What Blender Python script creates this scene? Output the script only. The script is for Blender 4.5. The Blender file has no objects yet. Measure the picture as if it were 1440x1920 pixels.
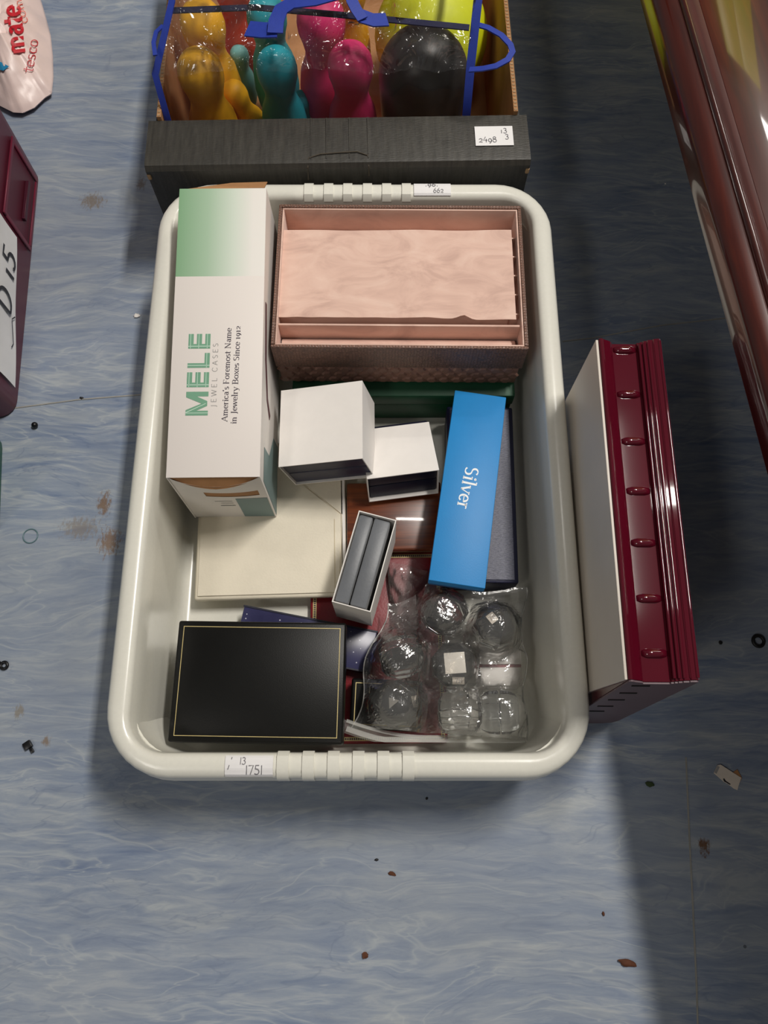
import bpy, bmesh, math, random
from math import sin, cos, pi, radians as R, hypot
from mathutils import Vector, Matrix, noise

random.seed(7)
C = bpy.context.scene.collection
SC = bpy.context.scene

# ------------------------------------------------------------------ camera
HC, FPX, PITCH = 0.795, 1442.0, R(72.07)          # height over the floor, focal length in pixels, downward pitch
cam_d = bpy.data.cameras.new('camera')
cam_d.sensor_fit = 'HORIZONTAL'; cam_d.sensor_width = 36.0; cam_d.lens = 36.0 * FPX / 1440.0
cam_d.clip_start = 0.01
cam = bpy.data.objects.new('camera', cam_d); C.objects.link(cam)
cam.location = (0, 0, HC); cam.rotation_euler = (pi / 2 - PITCH, 0, 0)
SC.camera = cam

# ------------------------------------------------------------------ world, lamps, exposure
w = bpy.data.worlds.new('world'); SC.world = w; w.use_nodes = True
w.node_tree.nodes['Background'].inputs[0].default_value = (1.0, 0.97, 0.93, 1)
w.node_tree.nodes['Background'].inputs[1].default_value = 0.12

def lamp(name, loc, size, power, rot=(0, 0, 0), col=(1, 0.955, 0.89)):
    d = bpy.data.lights.new(name, 'AREA'); d.shape = 'RECTANGLE'; d.size, d.size_y = size
    d.energy = power; d.color = col
    o = bpy.data.objects.new(name, d); C.objects.link(o); o.location = loc; o.rotation_euler = rot
    return o
lamp('ceiling_lamp_right', (0.87, 0.95, 2.6), (0.16, 0.8), 60)
lamp('ceiling_lamp_middle', (0.36, 0.97, 2.6), (0.55, 0.07), 4)
lamp('ceiling_lamp_front_left', (-1.3, -1.2, 2.5), (0.3, 1.3), 15, (R(-25), R(-25), 0))
lamp('ceiling_lamp_far_spot', (1.60, 2.85, 2.6), (0.24, 0.24), 6)
lamp('ceiling_lamp_far_tube', (1.95, 2.50, 2.6), (0.95, 0.12), 20)

SC.view_settings.view_transform = 'Standard'; SC.view_settings.look = 'None'
SC.view_settings.gamma = 1.0; SC.view_settings.use_curve_mapping = False
SC.view_settings.exposure = -0.15

# ------------------------------------------------------------------ placing helpers
UP = Vector((0, sin(PITCH), cos(PITCH))); FW = Vector((0, cos(PITCH), -sin(PITCH))); EYE = Vector((0, 0, HC))
def ray(u, v):
    return Vector(((u - 720) / FPX, 0, 0)) + UP * ((960 - v) / FPX) + FW
def P(u, v, z=0.0):
    d = ray(u, v); return EYE + d * ((z - HC) / d.z)
def fit(tl, tr, br, bl, h):
    """frame of a box whose top corners lie at (u, v, z): returns matrix (origin = bottom centre), width, depth"""
    a, b, c, d = (P(*q) for q in (tl, tr, br, bl))
    x = (b - a) + (c - d); y = (a - d) + (b - c)
    wd, dp = x.length / 2, y.length / 2
    x.normalize(); y = (y - x * y.dot(x)).normalized(); n = x.cross(y)
    o = (a + b + c + d) / 4 - n * h
    m = Matrix((x, y, n)).transposed().to_4x4(); m.translation = o
    return m, wd, dp
def onplane(m, u, v, z):
    """local (x, y) where the sight line meets the plane z of frame m"""
    i = m.inverted(); o = i @ EYE; d = i.to_3x3() @ ray(u, v)
    p = o + d * ((z - o.z) / d.z); return p.x, p.y

# ------------------------------------------------------------------ materials
def lin(c):
    c = c / 255.0
    return c / 12.92 if c <= 0.04045 else ((c + 0.055) / 1.055) ** 2.4
def rgb(c): return (lin(c[0]), lin(c[1]), lin(c[2]), 1)
class NT:
    def __init__(s, name):
        s.m = bpy.data.materials.new(name); s.m.use_nodes = True; s.t = s.m.node_tree
        s.b = s.t.nodes['Principled BSDF']; s.out = s.t.nodes['Material Output']
    def n(s, typ, **kw):
        x = s.t.nodes.new(typ)
        for k, v in kw.items():
            if k.startswith('i_'): x.inputs[k[2:].replace('_', ' ')].default_value = v
            else: setattr(x, k, v)
        return x
    def l(s, a, b): s.t.links.new(a, b)
    def set(s, **kw):
        for k, v in kw.items(): s.b.inputs[k.replace('_', ' ')].default_value = v
    def coord(s, scale=(1, 1, 1), rot=(0, 0, 0), loc=(0, 0, 0)):
        tc = s.n('ShaderNodeTexCoord'); mp = s.n('ShaderNodeMapping')
        mp.inputs['Scale'].default_value = scale; mp.inputs['Rotation'].default_value = rot; mp.inputs['Location'].default_value = loc
        s.l(tc.outputs['Object'], mp.inputs[0]); return mp.outputs[0]
    def noise(s, vec, scale, detail=4, rough=0.5, dist=0.0):
        x = s.n('ShaderNodeTexNoise'); s.l(vec, x.inputs['Vector'])
        x.inputs['Scale'].default_value = scale; x.inputs['Detail'].default_value = detail
        x.inputs['Roughness'].default_value = rough; x.inputs['Distortion'].default_value = dist
        return x.outputs[0]
    def ramp(s, fac, stops):
        x = s.n('ShaderNodeValToRGB'); e = x.color_ramp.elements
        while len(e) < len(stops): e.new(0.5)
        for q, (p, c) in zip(e, stops):
            q.position = p; q.color = c if len(c) == 4 else rgb(c)
        s.l(fac, x.inputs[0]); return x.outputs[0]
    def mix(s, fac, a, b, blend='MIX'):
        x = s.n('ShaderNodeMix', data_type='RGBA', blend_type=blend)
        for q, i in ((fac, 0), (a, 6), (b, 7)):
            if hasattr(q, 'is_linked') or hasattr(q, 'links'): s.l(q, x.inputs[i])
            else: x.inputs[i].default_value = q
        return x.outputs[2]
    def math(s, op, a, b=None, clamp=False):
        x = s.n('ShaderNodeMath', operation=op); x.use_clamp = clamp
        for i, q in enumerate((a, b)):
            if q is None: continue
            if hasattr(q, 'links'): s.l(q, x.inputs[i])
            else: x.inputs[i].default_value = q
        return x.outputs[0]
    def bump(s, h, strength, dist=0.001):
        x = s.n('ShaderNodeBump'); x.inputs['Strength'].default_value = strength; x.inputs['Distance'].default_value = dist
        s.l(h, x.inputs['Height']); s.l(x.outputs[0], s.b.inputs['Normal']); return x.outputs[0]
    def base(s, col): s.l(col, s.b.inputs['Base Color'])

def mat(name, col, rough=0.5, var=0.06, vscale=40, grain=0.0, gscale=600, coat=0.0, metal=0.0, stretch=(1, 1, 1), sheen=0.0, spec=0.5):
    t = NT(name); v = t.coord(stretch)
    nz = t.noise(v, vscale, 5, 0.6)
    a = [max(0, q * (1 - var)) for q in rgb(col)[:3]] + [1]; b = [min(1, q * (1 + var)) for q in rgb(col)[:3]] + [1]
    t.base(t.ramp(nz, [(0.3, a), (0.7, b)]))
    t.set(Roughness=rough, Metallic=metal, Coat_Weight=coat, Coat_Roughness=0.03, Specular_IOR_Level=spec)
    if sheen: t.set(Sheen_Weight=sheen)
    if grain: t.bump(t.noise(v, gscale, 3, 0.6), grain, 0.0006)
    return t.m

M = {}
M['tub'] = mat('cream_plastic', (232, 230, 219), 0.22, 0.02, 300, 0.03, 900)
M['white_card'] = mat('white_card', (238, 233, 228), 0.6, 0.02, 60, 0.08, 900)
M['paper'] = mat('white_paper', (240, 238, 238), 0.7, 0.02, 60)
M['torn'] = mat('torn_black_card', (78, 70, 58), 0.8)
M['ink'] = mat('pencil_ink', (120, 118, 122), 0.6)
M['pen'] = mat('dark_pen', (40, 38, 44), 0.5)
M['kraft'] = mat('brown_card', (176, 128, 84), 0.8, 0.12, 30, 0.2, 500)
M['cardcut'] = mat('cut_card_edge', (170, 140, 105), 0.85, 0.2, 200)
M['navy'] = mat('navy_leatherette', (22, 24, 58), 0.45, 0.1, 80, 0.25, 700)
M['navy_dark'] = mat('dark_navy_leatherette', (14, 16, 40), 0.5, 0.1, 80, 0.2, 700)
M['satin'] = mat('grey_satin', (104, 107, 112), 0.42, 0.12, 25, 0.15, 400, sheen=0.3)
M['cream'] = mat('cream_leatherette', (230, 221, 201), 0.5, 0.04, 30, 0.35, 420)
M['black_leather'] = mat('black_leatherette', (17, 17, 16), 0.36, 0.2, 18, 0.10, 900, spec=0.25)
M['gold'] = mat('gold_tooling', (222, 202, 142), 0.35, 0.08, 200, metal=0.35)
M['red'] = mat('red_leatherette', (128, 24, 34), 0.35, 0.1, 40, 0.25, 500)
M['stitch'] = mat('cream_thread', (206, 192, 162), 0.7)
M['dark_wood'] = mat('dark_inlay', (36, 10, 6), 0.4)
M['yellow_paint'] = mat('yellow_paint', (226, 214, 24), 0.4)
M['wall'] = mat('painted_wall', (104, 80, 68), 0.8)
M['green'] = mat('green_leatherette', (12, 74, 46), 0.5, 0.1, 40, 0.2, 500)
M['silver_blue'] = mat('bright_blue_card', (28, 136, 206), 0.5, 0.03, 40, 0.12, 700)
M['blue_edge'] = mat('dark_blue_card_edge', (18, 74, 124), 0.55)
M['print_white'] = mat('white_print', (245, 248, 250), 0.55, 0.01)
M['print_green'] = mat('green_print', (116, 164, 136), 0.6, 0.04)
M['print_mint'] = mat('mint_print', (196, 226, 206), 0.6, 0.02)
M['print_grey'] = mat('grey_print', (160, 158, 156), 0.6, 0.02)
M['print_dark'] = mat('dark_print', (74, 66, 78), 0.6, 0.02)
M['print_teal'] = mat('grey_teal_print', (128, 150, 150), 0.6, 0.03)
M['print_maroon'] = mat('maroon_print', (92, 52, 58), 0.6, 0.05)
M['print_red'] = mat('red_print', (204, 30, 46), 0.5, 0.03)
M['print_cyan'] = mat('cyan_print', (40, 140, 190), 0.5, 0.03)
M['black_plastic'] = mat('black_plastic', (16, 16, 18), 0.35)
M['rubber'] = mat('black_rubber', (14, 14, 15), 0.55)
M['velvet'] = mat('black_velvet', (13, 14, 16), 0.8, 0.1, 100, sheen=0.15)
M['mirror'] = mat('silvery_plate', (206, 200, 190), 0.22, 0.08, 60, metal=0.8)
M['burgundy_crate'] = mat('burgundy_plastic', (108, 30, 52), 0.38, 0.06, 20, 0.06, 400)
M['burgundy_dark'] = mat('dark_burgundy_plastic', (66, 14, 34), 0.45)
M['green_crate'] = mat('green_plastic', (14, 92, 72), 0.4)
M['burgundy_gloss'] = mat('burgundy_lacquer', (82, 10, 28), 0.05, 0.08, 12, coat=0.5)
M['burgundy_end'] = mat('dull_burgundy_end', (112, 92, 98), 0.5, 0.06, 30)
M['slot'] = mat('slot_dark', (10, 8, 10), 0.8)
M['panel_cream'] = mat('cream_panel', (214, 205, 194), 0.45, 0.02, 20)
M['tape'] = mat('blue_tape', (34, 58, 156), 0.55, 0.06, 200, 0.2, 900)
M['tag'] = mat('off_white_tag', (226, 214, 200), 0.7, 0.05, 80)
M['bark'] = mat('brown_debris', (92, 52, 30), 0.8, 0.2, 200)
M['moss'] = mat('green_debris', (58, 74, 40), 0.8, 0.2, 200)
M['seam'] = mat('weld_bead', (158, 156, 150), 0.6, 0.12, 60)
M['band'] = mat('tea_ring', (92, 122, 128), 0.3)
for k, c in (('yellow', (252, 186, 30)), ('teal', (24, 166, 184)), ('pink', (234, 54, 124)), ('orange', (232, 70, 30)), ('lime', (214, 222, 22)), ('aqua', (120, 190, 190))):
    M['foam_' + k] = mat(k + '_foam', c, 0.55, 0.06, 60, 0.15, 500)
M['foam_black'] = mat('black_foam', (40, 38, 38), 0.4, 0.08, 60, 0.12, 500)

def m_floor():
    t = NT('blue_vinyl')
    def warped(sx, sy, rot, wx, wy, ws):
        w_ = t.n('ShaderNodeTexNoise'); t.l(t.coord((1, 1.6, 1)), w_.inputs['Vector']); w_.inputs['Scale'].default_value = ws; w_.inputs['Detail'].default_value = 4
        q = t.n('ShaderNodeVectorMath', operation='MULTIPLY_ADD'); t.l(w_.outputs['Color'], q.inputs[0]); q.inputs[1].default_value = (wx, wy, 0)
        t.l(t.coord((sx, sy, 1), (0, 0, R(rot))), q.inputs[2]); return q.outputs[0]
    a = t.noise(warped(4.4, 24, -7, 0.8, 2.6, 2.6), 1.5, 9, 0.64, 0.6)
    col = t.ramp(a, [(0.30, (98, 116, 148)), (0.43, (128, 143, 167)), (0.55, (146, 157, 173)), (0.70, (175, 181, 184))])
    b = t.noise(warped(10.0, 80, -8, 1.2, 7.0, 3.4), 1.4, 7, 0.68, 0.6)
    fine = t.ramp(b, [(0.33, (84, 103, 140)), (0.5, (142, 153, 170)), (0.66, (198, 200, 198))])
    col = t.mix(0.36, col, fine)
    # pale wisps that curl through the sheet, and a few dark ones
    c = t.noise(warped(2.6, 19, -8, 0.8, 3.2, 2.6), 1.6, 4, 0.55, 0.8)
    rg = t.math('ABSOLUTE', t.math('SUBTRACT', c, 0.56))
    col = t.mix(t.ramp(rg, [(0.0, (0.42, 0.42, 0.42, 1)), (0.012, (0.10, 0.10, 0.10, 1)), (0.03, (0, 0, 0, 1))]), col, rgb((194, 199, 198)))
    rg2 = t.math('ABSOLUTE', t.math('SUBTRACT', c, 0.44))
    col = t.mix(t.ramp(rg2, [(0.0, (0.34, 0.34, 0.34, 1)), (0.012, (0, 0, 0, 1))]), col, rgb((88, 106, 138)))
    big = t.noise(t.coord((1, 1.6, 1)), 2.6, 3)
    col = t.mix(t.ramp(big, [(0.38, (0, 0, 0, 1)), (0.68, (0.5, 0.5, 0.5, 1))]), col, rgb((150, 156, 164)))
    # worn-in stains, each with its own place and ragged outline
    tc = t.n('ShaderNodeTexCoord')
    for (u, vpx, r, c, amt, sx) in ((195, 945, .020, (122, 92, 58), .8, .55), (205, 1015, .022, (126, 94, 58), .75, .8), (150, 990, .018, (134, 122, 108), .6, 1.6),
                                    (173, 377, .017, (124, 110, 92), .75, 1.3), (1320, 1588, .011, (104, 66, 26), .9, .8), (88, 1390, .007, (126, 100, 66), .7, 1),
                                    (35, 1335, .011, (130, 116, 88), .6, .7), (265, 345, .013, (120, 108, 96), .7, .6)):
        p = P(u, vpx, 0)
        mp = t.n('ShaderNodeMapping', vector_type='TEXTURE'); mp.inputs['Location'].default_value = (p.x, p.y, 0); mp.inputs['Scale'].default_value = (r * sx, r, 1)
        t.l(tc.outputs['Object'], mp.inputs[0])
        ln = t.n('ShaderNodeVectorMath', operation='LENGTH'); t.l(mp.outputs[0], ln.inputs[0])
        nz = t.noise(t.coord((330, 130, 1)), 1.0, 4, 0.75)
        q = t.math('SUBTRACT', t.math('MULTIPLY', nz, 2.6), t.math('ADD', ln.outputs['Value'], 0.55))
        q = t.math('MULTIPLY', t.math('MULTIPLY', q, 2.2, True), amt)
        col = t.mix(q, col, rgb(c))
    # dark scuffs and specks
    sp = t.n('ShaderNodeTexVoronoi'); t.l(t.coord((1, 1, 1)), sp.inputs['Vector']); sp.inputs['Scale'].default_value = 13
    col = t.mix(t.math('MULTIPLY', t.math('LESS_THAN', sp.outputs['Distance'], 0.02), 0.6), col, rgb((48, 48, 54)))
    t.base(col)
    t.set(Roughness=0.46, Specular_IOR_Level=0.4)
    t.bump(t.noise(t.coord(), 420, 3), 0.10, 0.0005)
    return t.m
M['floor'] = m_floor()

def m_mahogany():
    t = NT('mahogany_lacquer')
    v = t.coord((26, 1.4, 14))
    a = t.noise(v, 3, 6, 0.6, 1.0)
    t.base(t.ramp(a, [(0.3, (48, 10, 5)), (0.55, (68, 18, 8)), (0.75, (86, 28, 12))]))
    t.set(Roughness=0.3, Coat_Weight=1.0, Coat_Roughness=0.05, Coat_IOR=1.6)
    t.bump(t.noise(t.coord(), 30, 2), 0.05, 0.002)
    return t.m
M['mahogany'] = m_mahogany()
def m_wood():
    t = NT('polished_brown_wood')
    a = t.noise(t.coord((4, 60, 30)), 3, 6, 0.6, 1.0)
    t.base(t.ramp(a, [(0.3, (74, 32, 14)), (0.6, (122, 60, 28)), (0.8, (146, 80, 40))]))
    t.set(Roughness=0.3, Coat_Weight=1.0, Coat_Roughness=0.05)
    return t.m
M['wood'] = m_wood()
def m_suede():
    t = NT('pink_suede')
    v = t.coord((1, 2.2, 1.5), (0, 0, R(22)))
    a = t.noise(v, 16, 6, 0.6, 1.6)
    t.base(t.ramp(a, [(0.28, (204, 168, 154)), (0.5, (226, 190, 174)), (0.72, (236, 204, 188))]))
    t.set(Roughness=0.85, Sheen_Weight=0.3)
    t.bump(t.noise(v, 240, 3), 0.12, 0.0005)
    return t.m
M['suede'] = m_suede()
def m_snake(name, scale, col):
    t = NT(name)
    x = t.n('ShaderNodeTexVoronoi', feature='DISTANCE_TO_EDGE'); t.l(t.coord((1, 1, 1.0)), x.inputs['Vector'])
    x.inputs['Scale'].default_value = scale; x.inputs['Randomness'].default_value = 0.35
    d = x.outputs['Distance']
    t.base(t.ramp(d, [(0.0, [q * 0.5 for q in rgb(col)[:3]] + [1]), (0.22, rgb(col))]))
    t.set(Roughness=0.42)
    t.bump(t.ramp(d, [(0.0, (0, 0, 0, 1)), (0.3, (1, 1, 1, 1))]), 0.5, 0.0008)
    return t.m
M['snake_small'] = m_snake('fine_snakeskin', 330, (134, 100, 86))
M['snake_big'] = mat('embossed_snakeskin', (138, 102, 88), 0.4, 0.2, 120, 0.3, 600)
def m_ribbed():
    t = NT('ribbed_navy_paper')
    a = t.noise(t.coord((260, 1100, 1), (0, 0, R(8))), 1, 3, 0.6)
    t.base(t.ramp(a, [(0.35, (34, 38, 66)), (0.65, (78, 80, 104))]))
    t.set(Roughness=0.42)
    t.bump(a, 0.35, 0.0006)
    return t.m
M['ribbed'] = m_ribbed()
def m_starry():
    t = NT('starry_purple_card')
    x = t.n('ShaderNodeTexVoronoi'); t.l(t.coord(), x.inputs['Vector']); x.inputs['Scale'].default_value = 170
    dots = t.math('LESS_THAN', x.outputs['Distance'], 0.12)
    a = t.noise(t.coord(), 30, 4)
    t.base(t.mix(dots, t.ramp(a, [(0.3, (36, 36, 72)), (0.7, (58, 58, 96))]), rgb((190, 190, 206))))
    t.set(Roughness=0.3)
    return t.m
M['starry'] = m_starry()
def m_carton():
    t = NT('black_printed_card')
    a = t.noise(t.coord((30, 3, 3)), 10, 5, 0.65)
    t.base(t.ramp(a, [(0.3, (44, 42, 38)), (0.7, (66, 63, 57))]))
    t.set(Roughness=0.48)
    wv = t.n('ShaderNodeTexWave', wave_type='BANDS', bands_direction='X'); t.l(t.coord((1, 1, 1)), wv.inputs['Vector'])
    wv.inputs['Scale'].default_value = 26; wv.inputs['Distortion'].default_value = 3
    h = t.math('ADD', t.math('MULTIPLY', wv.outputs['Fac'], 0.25), t.noise(t.coord((40, 200, 60)), 4, 4))
    t.bump(h, 0.28, 0.0012)
    return t.m
M['carton'] = m_carton()
def m_mele_top(m, h, wd, dp):
    """printed card: a green block at one end of the panel that fades to white across it"""
    t = NT('printed_card_lid')
    tc = t.n('ShaderNodeTexCoord'); sp = t.n('ShaderNodeSeparateXYZ'); t.l(tc.outputs['Object'], sp.inputs[0])
    y0 = onplane(m, 410, 518, h)[1]
    ing = t.math('GREATER_THAN', sp.outputs['Y'], y0)
    f = t.n('ShaderNodeMapRange'); t.l(sp.outputs['X'], f.inputs[0])
    f.inputs[1].default_value = -wd / 2; f.inputs[2].default_value = wd * 0.36
    g = t.ramp(f.outputs[0], [(0.0, (138, 180, 140)), (0.4, (172, 200, 172)), (0.75, (214, 224, 210)), (1.0, (236, 232, 226))])
    t.base(t.mix(ing, rgb((236, 228, 222)), g))
    t.set(Roughness=0.55); t.bump(t.noise(t.coord(), 500, 3), 0.08, 0.0005)
    return t.m
def m_film(name, haze, gloss, rough, tint=(1, 1, 1), bscale=60, bstr=0.5, bdist=0.003):
    t = NT(name)
    tr = t.n('ShaderNodeBsdfTransparent'); tr.inputs[0].default_value = (*tint, 1)
    gl = t.n('ShaderNodeBsdfGlossy'); gl.inputs['Roughness'].default_value = rough
    df = t.n('ShaderNodeBsdfDiffuse'); df.inputs[0].default_value = (0.85, 0.84, 0.82, 1)
    fr = t.n('ShaderNodeFresnel'); fr.inputs[0].default_value = 1.5
    v = t.coord()
    nz = t.noise(v, bscale, 3, 0.45, 1.0)
    bp = t.n('ShaderNodeBump'); bp.inputs['Strength'].default_value = bstr; bp.inputs['Distance'].default_value = bdist
    t.l(nz, bp.inputs['Height'])
    for q in (gl, fr, df): t.l(bp.outputs[0], q.inputs['Normal'])
    k = t.math('MULTIPLY', fr.outputs[0], gloss, True)
    m1 = t.n('ShaderNodeMixShader'); m1.inputs[0].default_value = haze; t.l(tr.outputs[0], m1.inputs[1]); t.l(df.outputs[0], m1.inputs[2])
    m2 = t.n('ShaderNodeMixShader'); t.l(k, m2.inputs[0]); t.l(m1.outputs[0], m2.inputs[1]); t.l(gl.outputs[0], m2.inputs[2])
    t.l(m2.outputs[0], t.out.inputs[0]); t.t.nodes.remove(t.b)
    return t.m
M['vinyl'] = m_film('clear_vinyl', 0.02, 1.7, 0.12, (0.995, 0.99, 0.985), 26, 1.0, 0.02)
M['vinyl_front'] = m_film('clear_vinyl_front', 0.03, 1.0, 0.07, (0.99, 0.985, 0.98), 14, 0.25, 0.004)
M['polybag'] = m_film('clear_polythene', 0.07, 3.0, 0.13, (0.99, 0.99, 0.985), 60, 0.5, 0.004)
M['zip'] = m_film('zip_strip', 0.25, 1.6, 0.2, (0.96, 0.96, 0.93), 30, 0.2)
def m_acrylic():
    t = NT('clear_acrylic'); t.set(Base_Color=(0.96, 0.97, 0.97, 1), Roughness=0.02, IOR=1.45, Transmission_Weight=1.0)
    return t.m
M['acrylic'] = m_acrylic()
M['shopbag'] = mat('pinkish_plastic_bag', (238, 214, 208), 0.35, 0.04, 30, 0.15, 160)

# ------------------------------------------------------------------ mesh helpers
class MB:
    def __init__(s): s.v, s.f = [], []
    def add(s, vs, fs, m=None):
        k = len(s.v); s.v += [tuple(m @ Vector(q)) if m else tuple(q) for q in vs]
        s.f += [tuple(i + k for i in f) for f in fs]; return s
    def box(s, x0, x1, y0, y1, z0, z1, m=None):
        return s.add([(x0, y0, z0), (x1, y0, z0), (x1, y1, z0), (x0, y1, z0), (x0, y0, z1), (x1, y0, z1), (x1, y1, z1), (x0, y1, z1)],
                     [(3, 2, 1, 0), (4, 5, 6, 7), (0, 1, 5, 4), (1, 2, 6, 5), (2, 3, 7, 6), (3, 0, 4, 7)], m)
    def rbox(s, x0, x1, y0, y1, z0, z1, r=0.0012, seg=2, m=None):
        bm = bmesh.new(); b = MB().box(x0, x1, y0, y1, z0, z1)
        vs = [bm.verts.new(q) for q in b.v]
        for f in b.f: bm.faces.new([vs[i] for i in f])
        bmesh.ops.bevel(bm, geom=bm.edges[:], offset=r, segments=seg, profile=0.5, affect='EDGES')
        bm.verts.index_update()
        s.add([q.co.copy() for q in bm.verts], [[q.index for q in f.verts] for f in bm.faces], m); bm.free(); return s
    def bevel(s, r, seg=1):
        bm = bmesh.new(); vs = [bm.verts.new(q) for q in s.v]
        for f in s.f: bm.faces.new([vs[i] for i in f])
        bmesh.ops.recalc_face_normals(bm, faces=bm.faces)
        bmesh.ops.bevel(bm, geom=bm.edges[:], offset=r, segments=seg, profile=0.5, affect='EDGES', clamp_overlap=True)
        bm.verts.index_update()
        s.v, s.f = [tuple(q.co) for q in bm.verts], [tuple(q.index for q in f.verts) for f in bm.faces]; bm.free(); return s
    def prism(s, poly, a0, a1, f):
        """poly: 2D outline (ccw), f(p, a) -> 3D point"""
        n = len(poly)
        return s.add([f(p, a0) for p in poly] + [f(p, a1) for p in poly],
                     [tuple(range(n - 1, -1, -1)), tuple(range(n, 2 * n))] + [(i, (i + 1) % n, n + (i + 1) % n, n + i) for i in range(n)])
    def loops(s, rings, close=True, cap0=False, cap1=False):
        n = len(rings[0]); vs = [q for r in rings for q in r]; fs = []
        for i in range(len(rings) - 1):
            for j in range(n if close else n - 1):
                k = (j + 1) % n; fs.append((i * n + j, i * n + k, (i + 1) * n + k, (i + 1) * n + j))
        if cap0: fs.append(tuple(range(n - 1, -1, -1)))
        if cap1: fs.append(tuple((len(rings) - 1) * n + j for j in range(n)))
        return s.add(vs, fs)
    def lathe(s, prof, n=20, m=None):
        b = MB().loops([[(r * cos(2 * pi * j / n), r * sin(2 * pi * j / n), z) for j in range(n)] for r, z in prof], True, True, True)
        return s.add(b.v, b.f, m)
    def tube(s, pts, r, n=8, closed=False):
        pts = [Vector(p) for p in pts]; rings = []; k = len(pts)
        for i, p in enumerate(pts):
            t = (pts[(i + 1) % k] - pts[i - 1]) if closed else (pts[min(i + 1, k - 1)] - pts[max(i - 1, 0)])
            t.normalize(); a = t.cross(Vector((0, 0, 1)))
            if a.length < 1e-4: a = Vector((1, 0, 0))
            a.normalize(); b = a.cross(t)
            rings.append([p + (a * cos(2 * pi * j / n) + b * sin(2 * pi * j / n)) * r for j in range(n)])
        if closed: rings.append(rings[0]); return s.loops(rings)
        return s.loops(rings, True, True, True)
    def ribbon(s, pts, width, th=0.0008, side=None):
        pts = [Vector(p) for p in pts]; rings = []
        for i, p in enumerate(pts):
            t = (pts[min(i + 1, len(pts) - 1)] - pts[max(i - 1, 0)]).normalized()
            a = Vector(side) if side else t.cross(Vector((0, 0, 1)))
            a = (a - t * a.dot(t)).normalized(); n = a.cross(t)
            rings.append([p + a * width / 2 + n * th / 2, p - a * width / 2 + n * th / 2, p - a * width / 2 - n * th / 2, p + a * width / 2 - n * th / 2])
        return s.loops(rings, True, True, True)
    def grid(s, fn, nu, nv, th=0.0):
        """sheet fn(a, b), a, b in 0..1; with thickness th it is closed below"""
        vs = [fn(i / nu, j / nv) for i in range(nu + 1) for j in range(nv + 1)]
        ix = lambda i, j: i * (nv + 1) + j
        fs = [(ix(i, j), ix(i + 1, j), ix(i + 1, j + 1), ix(i, j + 1)) for i in range(nu) for j in range(nv)]
        if th:
            k = len(vs); vs = vs + [Vector(q) - Vector((0, 0, th)) for q in vs]
            fs = fs + [tuple(k + q for q in reversed(f)) for f in fs]
            br = [ix(i, 0) for i in range(nu + 1)] + [ix(nu, j) for j in range(1, nv + 1)] + [ix(i, nv) for i in range(nu - 1, -1, -1)] + [ix(0, j) for j in range(nv - 1, 0, -1)]
            for a, b in zip(br, br[1:] + br[:1]): fs.append((a, k + a, k + b, b))
        return s.add(vs, fs)
    def build(s, name, m, parent=None, smooth=False, angle=40):
        me = bpy.data.meshes.new(name); me.from_pydata(s.v, [], s.f)
        bm = bmesh.new(); bm.from_mesh(me)
        bmesh.ops.recalc_face_normals(bm, faces=bm.faces); bm.to_mesh(me); bm.free()
        if smooth:
            me.polygons.foreach_set('use_smooth', [True] * len(me.polygons))
            try: me.set_sharp_from_angle(angle=R(angle))
            except Exception: pass
        me.materials.append(M[m] if isinstance(m, str) else m)
        o = bpy.data.objects.new(name, me); C.objects.link(o)
        if parent: o.parent = parent
        return o

def tag(o, label, cat, group=None):
    o['label'] = label; o['category'] = cat
    if group: o['group'] = group
    return o
def thing(name, label, cat, m=None, group=None):
    o = bpy.data.objects.new(name, None); C.objects.link(o); o.empty_display_size = 0.02
    if isinstance(m, Matrix): o.matrix_world = m
    elif m is not None: o.location = m
    return tag(o, label, cat, group)
def frame(loc, yaw=0, pitch=0, roll=0):
    return Matrix.Translation(Vector(loc)) @ Matrix.Rotation(yaw, 4, 'Z') @ Matrix.Rotation(pitch, 4, 'X') @ Matrix.Rotation(roll, 4, 'Y')
def copy_tree(o, parent=None):
    c = o.copy(); C.objects.link(c)
    if parent: c.parent = parent
    for ch in o.children: copy_tree(ch, c)
    return c

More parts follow.
